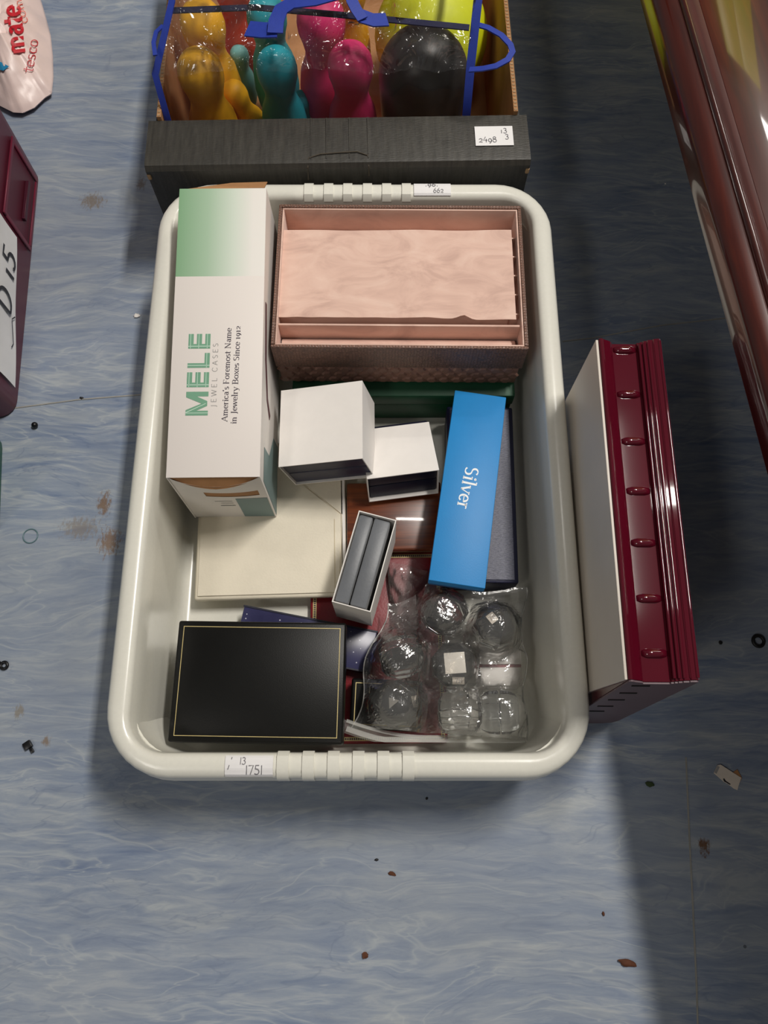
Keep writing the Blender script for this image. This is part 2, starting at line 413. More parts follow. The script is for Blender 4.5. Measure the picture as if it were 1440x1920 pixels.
# ------------------------------------------------------------------ lettering (stroke skeletons, drawn with a broad or a round nib)
def A(cx, cy, rx, ry, a0, a1, n=9):
    return [(cx + rx * cos(R(a0 + (a1 - a0) * i / n)), cy + ry * sin(R(a0 + (a1 - a0) * i / n))) for i in range(n + 1)]
S_UP = A(.26, .53, .17, .16, 35, 270) ; S_LO = A(.26, .19, .19, .18, 90, -145)
GL = {  # advance, strokes, serif points, thin strokes
 'A': (.70, [[(.35, .70), (.62, 0)]], [(.07, 0), (.62, 0)], [[(.07, 0), (.34, .70)], [(.17, .25), (.52, .25)]]),
 'B': (.64, [[(.14, 0), (.14, .70)], [(.14, .70), (.30, .70)] + A(.32, .53, .17, .17, 90, -90) + [(.14, .36)], A(.34, .18, .20, .18, 90, -90) + [(.14, 0)]], [(.10, 0), (.10, .70)], []),
 'F': (.58, [[(.14, 0), (.14, .70)]], [(.14, 0), (.10, .70)], [[(.14, .69), (.50, .69), (.51, .54)], [(.14, .37), (.38, .37), (.38, .28)]]),
 'J': (.40, [[(.24, .70), (.24, .05)] + A(.12, .05, .12, .18, 0, -100, 5)], [(.24, .70)], []),
 'N': (.76, [[(.14, .70), (.60, 0)]], [(.14, 0), (.12, .70), (.60, .70)], [[(.14, 0), (.14, .70)], [(.60, 0), (.60, .70)]]),
 'S': (.54, [S_UP + S_LO], [], []),
 'C': (.68, [A(.38, .35, .28, .35, 40, 320, 14)], [], []),
 'D': (.70, [[(.14, 0), (.14, .70)], [(.14, .70), (.28, .70)] + A(.30, .35, .30, .35, 90, -90, 12) + [(.14, 0)]], [], []),
 'E': (.60, [[(.14, 0), (.14, .70)]], [], [[(.14, .69), (.52, .69)], [(.14, .36), (.46, .36)], [(.14, .01), (.53, .01)]]),
 'L': (.56, [[(.14, .70), (.14, 0)]], [], [[(.14, .01), (.50, .01)]]),
 'W': (.92, [[(.05, .70), (.25, 0)], [(.46, .70), (.66, 0)]], [], [[(.25, 0), (.46, .70)], [(.66, 0), (.87, .70)]]),
 'a': (.48, [A(.24, .33, .12, .13, 160, 0, 6) + [(.36, .05), (.42, .01), (.46, .04)], A(.22, .13, .13, .13, 60, 330, 9) + [(.35, .12)]], [], [[(.35, .27), (.26, .26)]]),
 'c': (.44, [A(.25, .23, .18, .23, 35, 320, 12)], [], []),
 'e': (.46, [A(.24, .23, .18, .23, 0, 320, 13)], [], [[(.08, .24), (.42, .24)]]),
 'i': (.27, [[(.14, 0), (.14, .45)], A(.14, .63, .03, .03, 0, 360, 6)], [(.14, 0), (.10, .45)], []),
 'l': (.27, [[(.14, 0), (.14, .74)]], [(.14, 0), (.10, .74)], []),
 'm': (.82, [[(.13, 0), (.13, .45)], A(.27, .32, .13, .13, 150, 0, 6) + [(.40, 0)], A(.54, .32, .13, .13, 150, 0, 6) + [(.67, 0)]], [(.13, 0), (.09, .45), (.40, 0), (.67, 0)], []),
 'n': (.55, [[(.13, 0), (.13, .45)], A(.27, .31, .14, .14, 150, 0, 6) + [(.41, 0)]], [(.13, 0), (.09, .45), (.41, 0)], []),
 'o': (.50, [A(.25, .23, .19, .23, 0, 360, 16)], [], []),
 'r': (.38, [[(.13, 0), (.13, .45)], A(.27, .32, .14, .13, 170, 60, 5)], [(.13, 0), (.09, .45)], []),
 's': (.38, [A(.19, .345, .12, .11, 30, 270, 8) + A(.19, .12, .135, .12, 90, -150, 8)], [], []),
 't': (.34, [[(.15, .64), (.15, .08)] + A(.23, .08, .08, .08, 180, 300, 5)], [], [[(-.02, .45), (.34, .45)]]),
 'v': (.50, [[(.07, .45), (.25, 0)]], [(.07, .45), (.43, .45)], [[(.25, 0), (.43, .45)]]),
 'w': (.72, [[(.06, .45), (.21, 0)], [(.36, .45), (.51, 0)]], [(.06, .45), (.36, .45), (.66, .45)], [[(.21, 0), (.36, .45)], [(.51, 0), (.66, .45)]]),
 'x': (.50, [[(.08, .45), (.42, 0)]], [(.08, .45), (.42, .45), (.08, 0), (.42, 0)], [[(.42, .45), (.08, 0)]]),
 'y': (.50, [[(.07, .45), (.25, 0)]], [(.07, .45), (.43, .45)], [[(.43, .45), (.22, -.15), (.12, -.21), (.05, -.18)]]),
 "'": (.20, [[(.10, .74), (.10, .66), (.06, .56)]], [], []),
 '1': (.36, [[(.18, 0), (.18, .46)]], [(.18, 0), (.13, .45)], []),
 '9': (.46, [A(.23, .25, .15, .20, 0, 360, 12), A(.05, .25, .33, .42, 0, -68, 6)], [], []),
 '2': (.46, [A(.22, .31, .15, .15, 160, -30, 8) + [(.06, .02), (.40, .02)]], [], []),
 '3': (.46, [A(.2, .53, .15, .15, 150, -90, 8) + A(.2, .19, .18, .19, 90, -150, 8)], [], []),
 '4': (.46, [[(.26, .68), (.04, .26), (.42, .26)], [(.32, .42), (.30, 0)]], [], []),
 '5': (.46, [[(.40, .68), (.14, .68), (.12, .40)] + A(.2, .22, .2, .2, 100, -140, 9)], [], []),
 '6': (.46, [[(.34, .68), (.16, .45)] + A(.22, .18, .17, .18, 160, -200, 12)], [], []),
 '7': (.46, [[(.05, .66), (.42, .68), (.18, 0)]], [], []),
 '8': (.46, [A(.22, .53, .13, .14, -90, 270, 12) + A(.22, .19, .18, .19, 90, -270, 12)], [], []),
 '/': (.34, [[(.05, -.08), (.30, .72)]], [], []), ' ': (.27, [], [], []),
 '|': (.24, [[(.12, 0), (.14, .68)]], [], []),
}
def nib(b, pts, put, thick, thin):
    """flat stroke along pts: wide where it runs upright, narrow where it runs level"""
    L, Rr = [], []
    n = len(pts)
    for i, p in enumerate(pts):
        a, c = pts[max(i - 1, 0)], pts[min(i + 1, n - 1)]
        tx, ty = c[0] - a[0], c[1] - a[1]; q = hypot(tx, ty) or 1; tx /= q; ty /= q
        h = (thin + (thick - thin) * abs(ty)) / 2
        L.append(put(p[0] - ty * h, p[1] + tx * h)); Rr.append(put(p[0] + ty * h, p[1] - tx * h))
    b.add(L + Rr, [(i, n + i, n + i + 1, i + 1) for i in range(n - 1)])
def write(text, put, thick=.10, thin=.03, serif=True, gap=0.0):
    b = MB(); x = 0
    for ch in text:
        adv, st, sf, th = GL[ch]
        for s in st: nib(b, [(x + q[0], q[1]) for q in s], put, thick, thin)
        for s in th: nib(b, [(x + q[0], q[1]) for q in s], put, thin * 1.15 if serif else thick, thin)
        if serif:
            for (sx, sy) in sf: nib(b, [(x + sx - .085, sy), (x + sx + .085, sy)], put, thin, thin * 1.2)
        x += adv + gap
    return b, x
def width_of(text, gap=0.0): return sum(GL[c][0] + gap for c in text)
def line_put(o, d, u, size):
    """lettering frame: o start, d reading direction, u up direction (local vectors), size of the em"""
    o, d, u = Vector(o), Vector(d), Vector(u)
    return lambda x, y: o + d * (x * size) + u * (y * size)

# ================================================================== SETTING
fl = MB().box(-1.6, 1.6, -1.0, 3.2, -0.02, 0.0).build('floor', 'floor'); fl['kind'] = 'structure'
wl = MB().box(-1.6, 1.6, 3.2, 3.3, 0, 2.7).build('wall_far', 'wall'); wl['kind'] = 'structure'
def seam(name, pts):
    o = MB().ribbon([P(u, v, 0.0004) for u, v in pts], 0.0014, 0.0008).build(name, 'seam'); o['kind'] = 'structure'
seam('trim_1', [(20, 766), (150, 749), (265, 740), (330, 736)])
seam('trim_2', [(1286, 1420), (1292, 1560), (1299, 1700), (1306, 1850), (1310, 1990)])
seam('trim_3', [(1055, 640), (1110, 634), (1240, 610), (1365, 596)])

# ================================================================== LOW MAHOGANY TABLE
def table():
    zt = 0.30
    a, b = P(1205, 0, zt - .026), P(1440, 870, zt - .026)
    d = (a - b).normalized(); yaw = math.atan2(-d.x, d.y)
    t = thing('mahogany_table', 'low glossy mahogany table with a moulded edge along the right side of the picture', 'table', frame((b.x, b.y, 0), yaw))
    y0, y1, W = -0.85, 1.05, 0.62
    f = lambda p, q: (p[0], q, p[1] + zt)
    edge = [(.0, -.030), (.0, -.014), (.0015, -.0085), (.005, -.0040), (.010, -.0014), (.0150, -.0006), (.0162, -.0022), (.0172, -.0022), (.0180, .0016), (.0190, .0026), (.0212, .0026), (.0222, .0016), (.0262, -.0010), (.0310, -.0024), (.0352, -.0030), (.0352, -.030)]
    MB().prism(edge, y0, y1, f).build('edge_moulding', 'mahogany', t, True, 50)
    r = [(W - p[0], p[1]) for p in edge][::-1]
    MB().prism(r, y0, y1, f).build('edge_moulding', 'mahogany', t, True, 50)
    e = [(p[0], p[1] + zt) for p in edge]
    MB().rbox(.0354, .0955, y0, y1, zt - .030, zt - .0030, .0006).build('top_board', 'mahogany', t, True)
    MB().box(.0956, .0972, y0, y1, zt - .030, zt - .0060).build('inlay_line', 'dark_wood', t)
    MB().rbox(.0973, W - .0354, y0, y1, zt - .030, zt - .0030, .0006).build('top_board', 'mahogany', t, True)
    MB().rbox(.05, W - .05, y0 + .04, y1 - .04, zt - .075, zt - .0302, .002).build('apron', 'mahogany', t, True)
    for x in (.085, W - .085):
        for y in (y0 + .08, y1 - .08):
            MB().lathe([(.016, 0), (.020, .01), (.017, .02), (.022, .06), (.026, .13), (.022, .17), (.028, .18), (.028, .195), (.024, .2245)], 20, Matrix.Translation((x, y, 0))).build('leg', 'mahogany', t, True)
table()
def unseen_yellow_cupboard():  # out of view, added as a source for the yellow reflection in the table
    t = thing('unseen_yellow_cupboard', 'unseen yellow cupboard added for the yellow reflection in the mahogany table top', 'cupboard', (0.92, 2.05, 0))
    MB().rbox(-.24, .20, 0, .40, .03, 1.54, .004).build('cabinet_body', 'yellow_paint', t, True)
    for k in (-1, 1):
        d = MB().rbox(-.02 + k * .108 - .104, -.02 + k * .108 + .104, -.014, -.0005, .05, 1.52, .002).build('door', 'yellow_paint', t, True)
        MB().rbox(-.02 + k * .02 - .006, -.02 + k * .02 + .006, -.030, -.0145, .95, 1.07, .002).build('handle', 'black_plastic', d, True)
    for x in (-.21, .17):
        for y in (.03, .36): MB().lathe([(.014, 0), (.014, .0295)], 12, Matrix.Translation((x, y, 0))).build('foot', 'black_plastic', t)
unseen_yellow_cupboard()

# ================================================================== CREAM TUB
TX, TY, HX, HY, RIM = -0.0300, 0.2822, 0.2035, 0.2965, 0.135
def rrect(hx, hy, r, z, n=9, ox=TX, oy=TY):
    out = []
    for (sx, sy, a0) in ((1, 1, 0), (-1, 1, 90), (-1, -1, 180), (1, -1, 270)):
        for i in range(n + 1):
            a = R(a0 + 90 * i / n); out.append((ox + sx * (hx - r) + r * cos(a), oy + sy * (hy - r) + r * sin(a), z))
    return out
RIMPROF = [(-.0015, .114), (0, .117), (0, .124), (.001, .1295), (.0035, .1330), (.008, .1348), (.0125, .1350), (.0165, .1345), (.0192, .1325), (.0206, .129)]
def tub():
    t = thing('storage_tub', 'cream plastic storage tub with a ribbed rim, full of jewellery boxes, on the floor', 'tub', (TX, TY, 0))
    iv = Matrix.Translation((-TX, -TY, 0))
    rings = [rrect(HX - .026, HY - .026, .040, 0.0), rrect(HX - .022, HY - .022, .042, 0.004), rrect(HX - .018, HY - .018, .045, .112), rrect(HX - .0035, HY - .0035, .056, .1125)]
    rings += [rrect(HX - i, HY - i, max(.058 - i * 1.3, .031), z) for i, z in RIMPROF]
    rings += [rrect(HX - .0212, HY - .0212, .031, .100), rrect(HX - .0225, HY - .0225, .030, .020), rrect(HX - .0238, HY - .0238, .029, .011), rrect(HX - .028, HY - .028, .025, .0062), rrect(HX - .034, HY - .034, .020, .005)]
    b = MB().loops(rings, True, True, True)
    MB().add(b.v, b.f, iv).build('tub_body', 'tub', t, True, 50)
    def rib(x, w, sgn):
        prof = [(i - .0016 * (1 if i < .012 else -1), z + (.0016 if .004 < i < .017 else .0004)) for i, z in RIMPROF[1:]]
        prof = [(i, z) for i, z in prof] + [(.0195, .124), (.0005, .116)]
        f = lambda p, q: (q - TX, (TY + sgn * (HY - p[0])) - TY, p[1])
        MB().prism(prof, x - w / 2, x + w / 2, f).build('rim_rib', 'tub', t, True, 35)
    for u in (530, 577.5, 625, 672, 719, 766): rib(P(u, 1436, RIM).x, .0096, -1)
    for u in (579, 616, 652, 689, 725, 762): rib(P(u, 350, RIM).x, .0094, 1)
    # two lot labels stuck over the rim, following its curve
    def label(u0, u1, sgn, i0, i1, marks):
        x0, x1 = P(u0, 1436 if sgn < 0 else 350, RIM).x, P(u1, 1436 if sgn < 0 else 350, RIM).x
        def zz(i):
            pr = RIMPROF
            for (a, za), (c, zc) in zip(pr, pr[1:]):
                if a <= i <= c: return za + (zc - za) * (i - a) / max(c - a, 1e-6)
            return pr[-1][1] if i > 0 else .124
        def at(fx, fi, e): i = i0 + (i1 - i0) * fi; return Vector((x0 + (x1 - x0) * fx - TX, sgn * (HY - i), zz(i) + e))
        lb = MB().grid(lambda a, c: at(a, c, .0014), 2, 10, .0008).build('lot_label', 'paper', t)
        b = MB()
        for txt, ox, oy, sz, ln in marks:
            H = abs(i1 - i0); W = x1 - x0
            def put(x, y, ox=ox, oy=oy, sz=sz):
                fx = ox + x * sz / W; up = oy + y * sz / H
                return at(fx, up if sgn < 0 else 1 - up, .0019)
            q, _ = write(txt, put, ln, ln, False); b.add(q.v, q.f)
        b.build('pencil_marks', 'ink', lb)
    label(422, 512, -1, .002, .0185, [('|75|', .42, .10, .0105, .07), ('|3', .30, .58, .008, .07), ('/', .05, .40, .012, .06)])
    label(776, 845, 1, -.0005, .0185, [('|96|', .30, .52, .010, .07), ('662', .52, .12, .008, .07)])
tub()

# ================================================================== BOXES IN THE TUB
def gold_line(t, w, d, h, ins, name='gold_line', wd=.0011, parent=None, thick=.0003):
    b = MB(); x, y = w / 2 - ins, d / 2 - ins; k = wd
    b.box(-x, x, y - k, y, h, h + thick); b.box(-x, x, -y, -y + k, h, h + thick)
    b.box(-x, -x + k, -y + k, y - k, h, h + thick); b.box(x - k, x, -y + k, y - k, h, h + thick)
    return b.build(name, 'gold', parent or t)

# -- green box under the brown jewellery box
def green_box():
    a, b = P(560, 786, .006), P(949, 786, .006)
    w = b.x - a.x; d = .10
    m = frame(((a.x + b.x) / 2, a.y + d / 2 + .001, .006))
    t = thing('green_box', 'dark green leatherette box lying under the open brown jewellery box', 'box', m)
    MB().rbox(-w / 2, w / 2, -d / 2, d / 2, 0, .036, .002).build('base', 'green', t, True)
    MB().rbox(-w / 2 - .001, w / 2 + .001, -d / 2 - .001, d / 2 + .001, .0365, .0575, .002).build('lid', 'green', t, True)
green_box()

# -- brown snakeskin jewellery box with a pink suede tray
def jewellery_box():
    H = .074; z = .139
    m, w, d = fit((527, 383, z), (984, 385, z), (984, 655, z), (503, 650, z), H)
    t = thing('jewellery_box', 'open brown snakeskin jewellery box with a pink suede tray at the back of the tub', 'jewellery box', m)
    x, y = w / 2, d / 2; r = .0035
    b = MB().rbox(-x + .002, x - .002, -y + .002, y - .002, 0, .034, .0015); b.build('body', 'snake_big', t, True)
    # embossed scales on the front of the body
    e = MB(); sw, sh = .0128, .0105; rows = 3; n = int(w / sw)
    for rr in range(rows):
        for i in range(n + 1):
            cx = -x + .006 + sw * (i + (.5 if rr % 2 else 0)); cz = .0065 + rr * sh
            if cx > x - .006: continue
            o = [(cx + sw * .49 * cos(R(60 * k)), -y + .0022, cz + sh * .58 * sin(R(60 * k))) for k in range(6)]
            q = [(cx + sw * .33 * cos(R(60 * k)), -y + .0006, cz + sh * .38 * sin(R(60 * k))) for k in range(6)]
            e.loops([o, q], True, False, True)
    s = e.build('embossed_scales', 'snake_big', t); s['kind'] = 'stuff'
    # upper frame (four walls)
    f = MB(); z0 = .0345
    f.rbox(-x, x, -y, -y + r, z0, H, .0012); f.rbox(-x, x, y - r, y, z0, H, .0012)
    f.rbox(-x, -x + r, -y + r, y - r, z0, H, .0012); f.rbox(x - r, x, -y + r, y - r, z0, H, .0012)
    f.box(-x + .001, x - .001, -y + .001, y - .001, .0342, .0365)
    f.build('tray_frame', 'snake_small', t, True)
    def Y(v): return onplane(m, 740, v, H)[1]
    X0, X1 = -x + r + .0003, x - r - .0003; Ya, Yb = -y + r + .0003, y - r - .0003
    l = MB(); th = .0016
    for (a0, a1, b0, b1) in ((X0, X1, Ya, Ya + th), (X0, X1, Yb - th, Yb), (X0, X0 + th, Ya + th, Yb - th), (X1 - th, X1, Ya + th, Yb - th)):
        l.rbox(a0, a1, b0, b1, .037, H - .0015, .0005)
    l.build('tray_lining', 'suede', t, True)
    MB().box(X0 + th, X1 - th, Ya + th, Yb - th, .0368, .040).build('tray_floor', 'suede', t)
    yd = Y(603); MB().rbox(X0 + th, X1 - th, yd - .0011, yd + .0011, .0402, H - .006, .0005).build('divider', 'suede', t, True)
    # rounded ring-roll in the front trough and in the far trough
    def roll(y0, y1, hh, name):
        ps = [(y0 + (y1 - y0) * (1 - cos(pi * k / 8)) / 2, .0402 + hh * sin(pi * k / 8)) for k in range(9)]
        MB().prism(ps, X0 + th + .0015, X1 - th - .003, lambda p, q: (q, p[0], p[1])).build(name, 'suede', t, True)
    roll(Ya + th, yd - .0015, .010, 'ring_roll')
    # raised compartment walls that the loose cover lies on, small slots showing at its right edge
    yc0, yc1 = Y(590), Y(424)
    MB().rbox(X0 + th, X1 - .012, yc0 + .004, yc1 - .001, .0402, .066, .001).build('compartment_block', 'suede', t, True)
    for k in range(5):
        yy = yc0 + .008 + (yc1 - yc0 - .014) * k / 4
        MB().rbox(X1 - .0118, X1 - th - .0002, yy - .0008, yy + .0008, .0402, .064, .0003).build('compartment_rib', 'suede', t, True)
    def cov(a, b):
        xx = X0 + th * .3 + (X1 - X0 - .007) * a; yy = yc0 + (yc1 - yc0) * b
        yy += -.0028 * a * (1 - b) + (.0022 * max(0, 1 - abs(a - .78) / .035) if b < .05 else 0)
        zz = .0675 + .0022 * noise.noise(Vector((xx * 22, yy * 30, 3))) + .003 * a + .0012 * noise.noise(Vector((xx * 60 + yy * 45, yy * 70, 8))) * (1 - b)
        zz += (1 - b) ** 6 * (.0012 + .0035 * max(0, 1 - abs(a - .78) / .05)) - .0012 * (b ** 5)
        return Vector((xx, yy, zz))
    MB().grid(cov, 60, 24, .0011).build('suede_cover', 'suede', t, True)
jewellery_box()

# -- cream leatherette box
def cream_box():
    z = .0325; H = .0145
    m, w, d = fit((376, 830, z), (648, 826, z), (648, 1115, z), (363, 1127, z), H)
    t = thing('cream_box', 'flat cream leatherette box with a diagonal flap, lying under the tall printed carton', 'box', m)
    MB().rbox(-w / 2 + .003, w / 2 - .003, -d / 2 + .003, d / 2 - .003, 0, .004, .001).build('base', 'cream', t, True)
    MB().rbox(-w / 2, w / 2, -d / 2, d / 2, .0042, H - .002, .003, 3).build('lid', 'cream', t, True)
    # envelope flap: raised layer cut off along a diagonal
    ax, ay = onplane(m, 562, 905, H); bx, by = onplane(m, 639, 966, H); cx, cy = onplane(m, 636, 1112, H)
    poly = [(-w / 2 + .004, -d / 2 + .004), (cx, -d / 2 + .004), (bx, by), (ax, ay), (ax - .055, d / 2 - .004), (-w / 2 + .004, d / 2 - .004)]
    MB().prism(poly, H - .0021, H - .0002, lambda p, q: (p[0], p[1], q)).build('flap', 'cream', t)
    gx = .0016
    corner = [(cx + gx, -d / 2 + .004), (w / 2 - .0045, -d / 2 + .004), (w / 2 - .0045, d / 2 - .004), (ax - .055 + gx, d / 2 - .004), (ax + gx, ay + gx), (bx + gx, by + gx * .6)]
    MB().prism(corner, H - .0021, H - .0005, lambda p, q: (p[0], p[1], q)).build('corner_panel', 'cream', t)
    b = MB(); n = 36
    for k in range(n):
        yy = -d / 2 + .008 + (by + d / 2 - .012) * k / n
        b.box(cx - .0045, cx - .0038, yy, yy + .0022, H - .0002, H + .0001)
    b.build('stitching', 'stitch', t)
    MB().box(w / 2 - .0034, w / 2 - .0008, -d / 2 + .004, d / 2 - .004, H - .002, H - .0012).build('lid_edge_line', 'white_card', t)
cream_box()

# -- tall printed white carton with lettering
def printed_carton():
    zn, zf = .145, .178; H = .112
    m, w, d = fit((340, 356, zf), (507, 350, zf), (479, 897, zn), (307, 893, zn), H)
    t = thing('printed_carton', 'long white carton with a green printed end and green lettering, leaning along the tub wall', 'carton', m)
    x, y = w / 2, d / 2; k = .0012
    lid = MB().rbox(-x, x, -y, y, H - k, H, .0004).build('lid_panel', m_mele_top(m, H, w, d), t, True)
    K = .015   # the near end is knocked outwards at its foot
    pan = [(-y - K, 0), (y, 0), (y, H - k - .0001), (-y, H - k - .0001)]
    MB().prism(pan, -x, -x + k, lambda p, q: (q, p[0], p[1])).build('left_panel', 'white_card', t)
    MB().box(-x + k, x - k, -y - K + .0012, y, 0, k).build('bottom_panel', 'white_card', t)
    rp = MB().prism(pan, x - k, x, lambda p, q: (q, p[0], p[1])).build('right_panel', 'white_card', t)
    # near end: upper edge bows outwards and is torn, a slot is cut through it
    def end(a, zz, e):
        bow = -.008 * (1 - (2 * a - 1) ** 2) * (zz / H) ** 3
        return Vector((-x + k + (w - 2 * k) * a, -y + .001 + bow + e - K * (1 - zz / H), zz))
    top = lambda a: H - .003 - .0075 * (1 - (2 * a - 1) ** 2) + .0007 * noise.noise(Vector((a * 30, 0, 0)))
    sl0, sl1 = .30, .93; b = MB(); N = 40
    slot = lambda a: (.062 + .006 * (2 * a - 1.2) ** 2, .075 + .006 * (2 * a - 1.2) ** 2)
    for e in (0, .0012):
        for i in range(N):
            a0, a1 = i / N, (i + 1) / N
            inside = sl0 <= a0 and a1 <= sl1
            segs = [(0, lambda a: slot(a)[0]), (lambda a: slot(a)[1], top)] if inside else [(0, top)]
            for lo, hi in segs:
                g = lambda q, a: q(a) if callable(q) else q
                rows = 10
                for j in range(rows):
                    f0, f1 = j / rows, (j + 1) / rows
                    qs = []
                    for (a, f) in ((a0, f0), (a1, f0), (a1, f1), (a0, f1)):
                        qs.append(end(a, g(lo, a) + (g(hi, a) - g(lo, a)) * f, e))
                    b.add(qs, [(0, 1, 2, 3)])
    ep = b.build('end_panel', 'white_card', t)
    MB().grid(lambda a, c: end(.03 + .94 * a, .004 + (H - .016) * c, .0005), 14, 10).build('inner_flap', 'kraft', t)
    MB().grid(lambda a, c: Vector((-x + .003 + (w - .006) * a, -y + .0005 - .0085 * c * (1 - (2 * a - 1) ** 2), H - .0014 - (.0125 * c) * (1 - .5 * abs(2 * a - 1)))), 14, 6).build('tuck_flap', 'kraft', t)
    MB().box(-x + k, x - k, y - k, y, 0, H - .001).build('far_end_panel', 'white_card', t)
    MB().add([(-x + .004, y, H - .0012), (x - .002, y + .001, H - .001), (x + .001, y + .006, H + .001), (x * .2, y + .0055, H + .0005), (-x * .4, y + .003, H - .001),
              (-x + .004, y, H - .0022), (x - .002, y + .001, H - .002), (x + .001, y + .006, H), (x * .2, y + .0055, H - .0005), (-x * .4, y + .003, H - .002)],
             [(0, 1, 2, 3, 4), (9, 8, 7, 6, 5)] + [(i, (i + 1) % 5, 5 + (i + 1) % 5, 5 + i) for i in range(5)]).build('torn_flap', 'kraft', t)
    # lettering on the lid
    L = lambda u, v: onplane(m, u, v, H)
    e = H + .0002
    o = L(389.5, 779); q = L(396, 627.5); tp = L(347.6, 779)
    ln = q[1] - o[1]; ht = o[0] - tp[0]
    b = MB(); bl = MB()
    def rect(bb, x0, x1, y0, y1, zz): bb.add([(o[0] - y0, o[1] + x0, zz), (o[0] - y0, o[1] + x1, zz), (o[0] - y1, o[1] + x1, zz), (o[0] - y1, o[1] + x0, zz)], [(0, 1, 2, 3)])
    def poly(bb, ps, zz): bb.add([(o[0] - p[1], o[1] + p[0], zz) for p in ps], [tuple(range(len(ps)))])
    sw = ln * .058; Mw = ln * .290; Ew = ln * .185; g = ln * .055
    # M
    poly(b, [(0, 0), (sw, 0), (sw, ht), (0, ht)], e); poly(b, [(Mw - sw, 0), (Mw, 0), (Mw, ht), (Mw - sw, ht)], e)
    poly(b, [(sw * .0, ht), (sw * 1.15, ht), (Mw / 2 + sw * .5, ht * .04), (Mw / 2 - sw * .5, ht * .04)], e + .00004)
    poly(b, [(Mw, ht), (Mw - sw * 1.15, ht), (Mw / 2 - sw * .5, ht * .04), (Mw / 2 + sw * .5, ht * .04)], e + .00008)
    poly(bl, [(sw * .5, ht), (sw * .68, ht), (Mw / 2 + .0003, ht * .1), (Mw / 2 - .0003, ht * .1)], e + .00014)
    rect(bl, sw * .45, sw * .58, 0, ht, e + .00014)
    xx = Mw + g
    for ch in 'ELE':
        rect(b, xx, xx + sw, 0, ht, e)
        for yy in ((0,) if ch == 'L' else (0, ht * .385, ht * .765)):
            rect(b, xx + sw, xx + Ew, yy, yy + ht * .235, e)
            rect(bl, xx, xx + Ew, yy + ht * .125, yy + ht * .15, e + .00012)
        rect(bl, xx + sw * .42, xx + sw * .58, 0, ht, e + .00012)
        xx += Ew + g
    b.build('green_lettering', 'print_green', lid); bl.build('mint_inlines', 'print_mint', lid)
    def line(txt, u0, v0, u1, v1, size, mt, **kw):
        a, c = L(u0, v0), L(u1, v1)
        wd = width_of(txt, kw.get('gap', 0)); dist = hypot(c[0] - a[0], c[1] - a[1])
        dv = Vector((c[0] - a[0], c[1] - a[1], 0)); sx = dist / wd; dv.normalize()
        up = Vector((-dv.y, dv.x, 0))
        put = lambda px, py: Vector((a[0], a[1], e)) + dv * (px * sx) + up * (py * size)
        q, _ = write(txt, put, **kw); q.build('lettering', mt, lid)
    line('JEWEL CASES', 405, 764, 409.5, 640, .0068, 'print_grey', thick=.075, thin=.07, serif=False, gap=.24)
    line("America's Foremost Name", 426, 791, 434, 615, .0074, 'print_dark', thick=.11, thin=.045)
    line('in Jewelry Boxes Since 1912', 443, 795, 451, 611, .0074, 'print_dark', thick=.11, thin=.045)
    # end panel print: teal block and small grey lines
    b = MB()
    def endq(a0, a1, z0, z1, bb, lean=0):
        n = 8
        for i in range(n):
            f0, f1 = i / n, (i + 1) / n
            bb.add([end(a0 + (a1 - a0) * f0 + lean, z0, -.0003), end(a0 + (a1 - a0) * f1 + lean, z0, -.0003), end(a0 + (a1 - a0) * f1, z1, -.0003), end(a0 + (a1 - a0) * f0, z1, -.0003)], [(0, 1, 2, 3)])
    endq(.62, .995, .001, .030, b); endq(.62, .995, .030, .056, b); b.build('teal_block', 'print_teal', ep)
    b = MB()
    for zz, a0, a1, hh in ((.048, .36, .57, .0010), (.042, .42, .57, .0010), (.034, .40, .58, .0022)): endq(a0, a1, zz, zz + hh, b)
    b.build('small_print', 'print_grey', ep)
    # right panel print
    def side(pts, name, mt, e2=.0003):
        MB().add([(x + e2, yy, zz) for yy, zz in pts], [tuple(range(len(pts)))]).build(name, mt, rp)
    side([(-y - .013, .001), (-y + .060, .001), (-y + .060, .034), (-y + .034, .060), (-y + .034, .092), (-y + .001, .092)], 'teal_block', 'print_teal')
    arc = [(-y + .072, .062), (-y + .085, .080), (-y + .12, .094), (-y + .175, .1)]
    b = MB().ribbon([(x + .0004, p[0], p[1]) for p in arc], .007, .0003, (0, -.5, .8)); b.build('maroon_stroke', 'print_maroon', rp)
printed_carton()

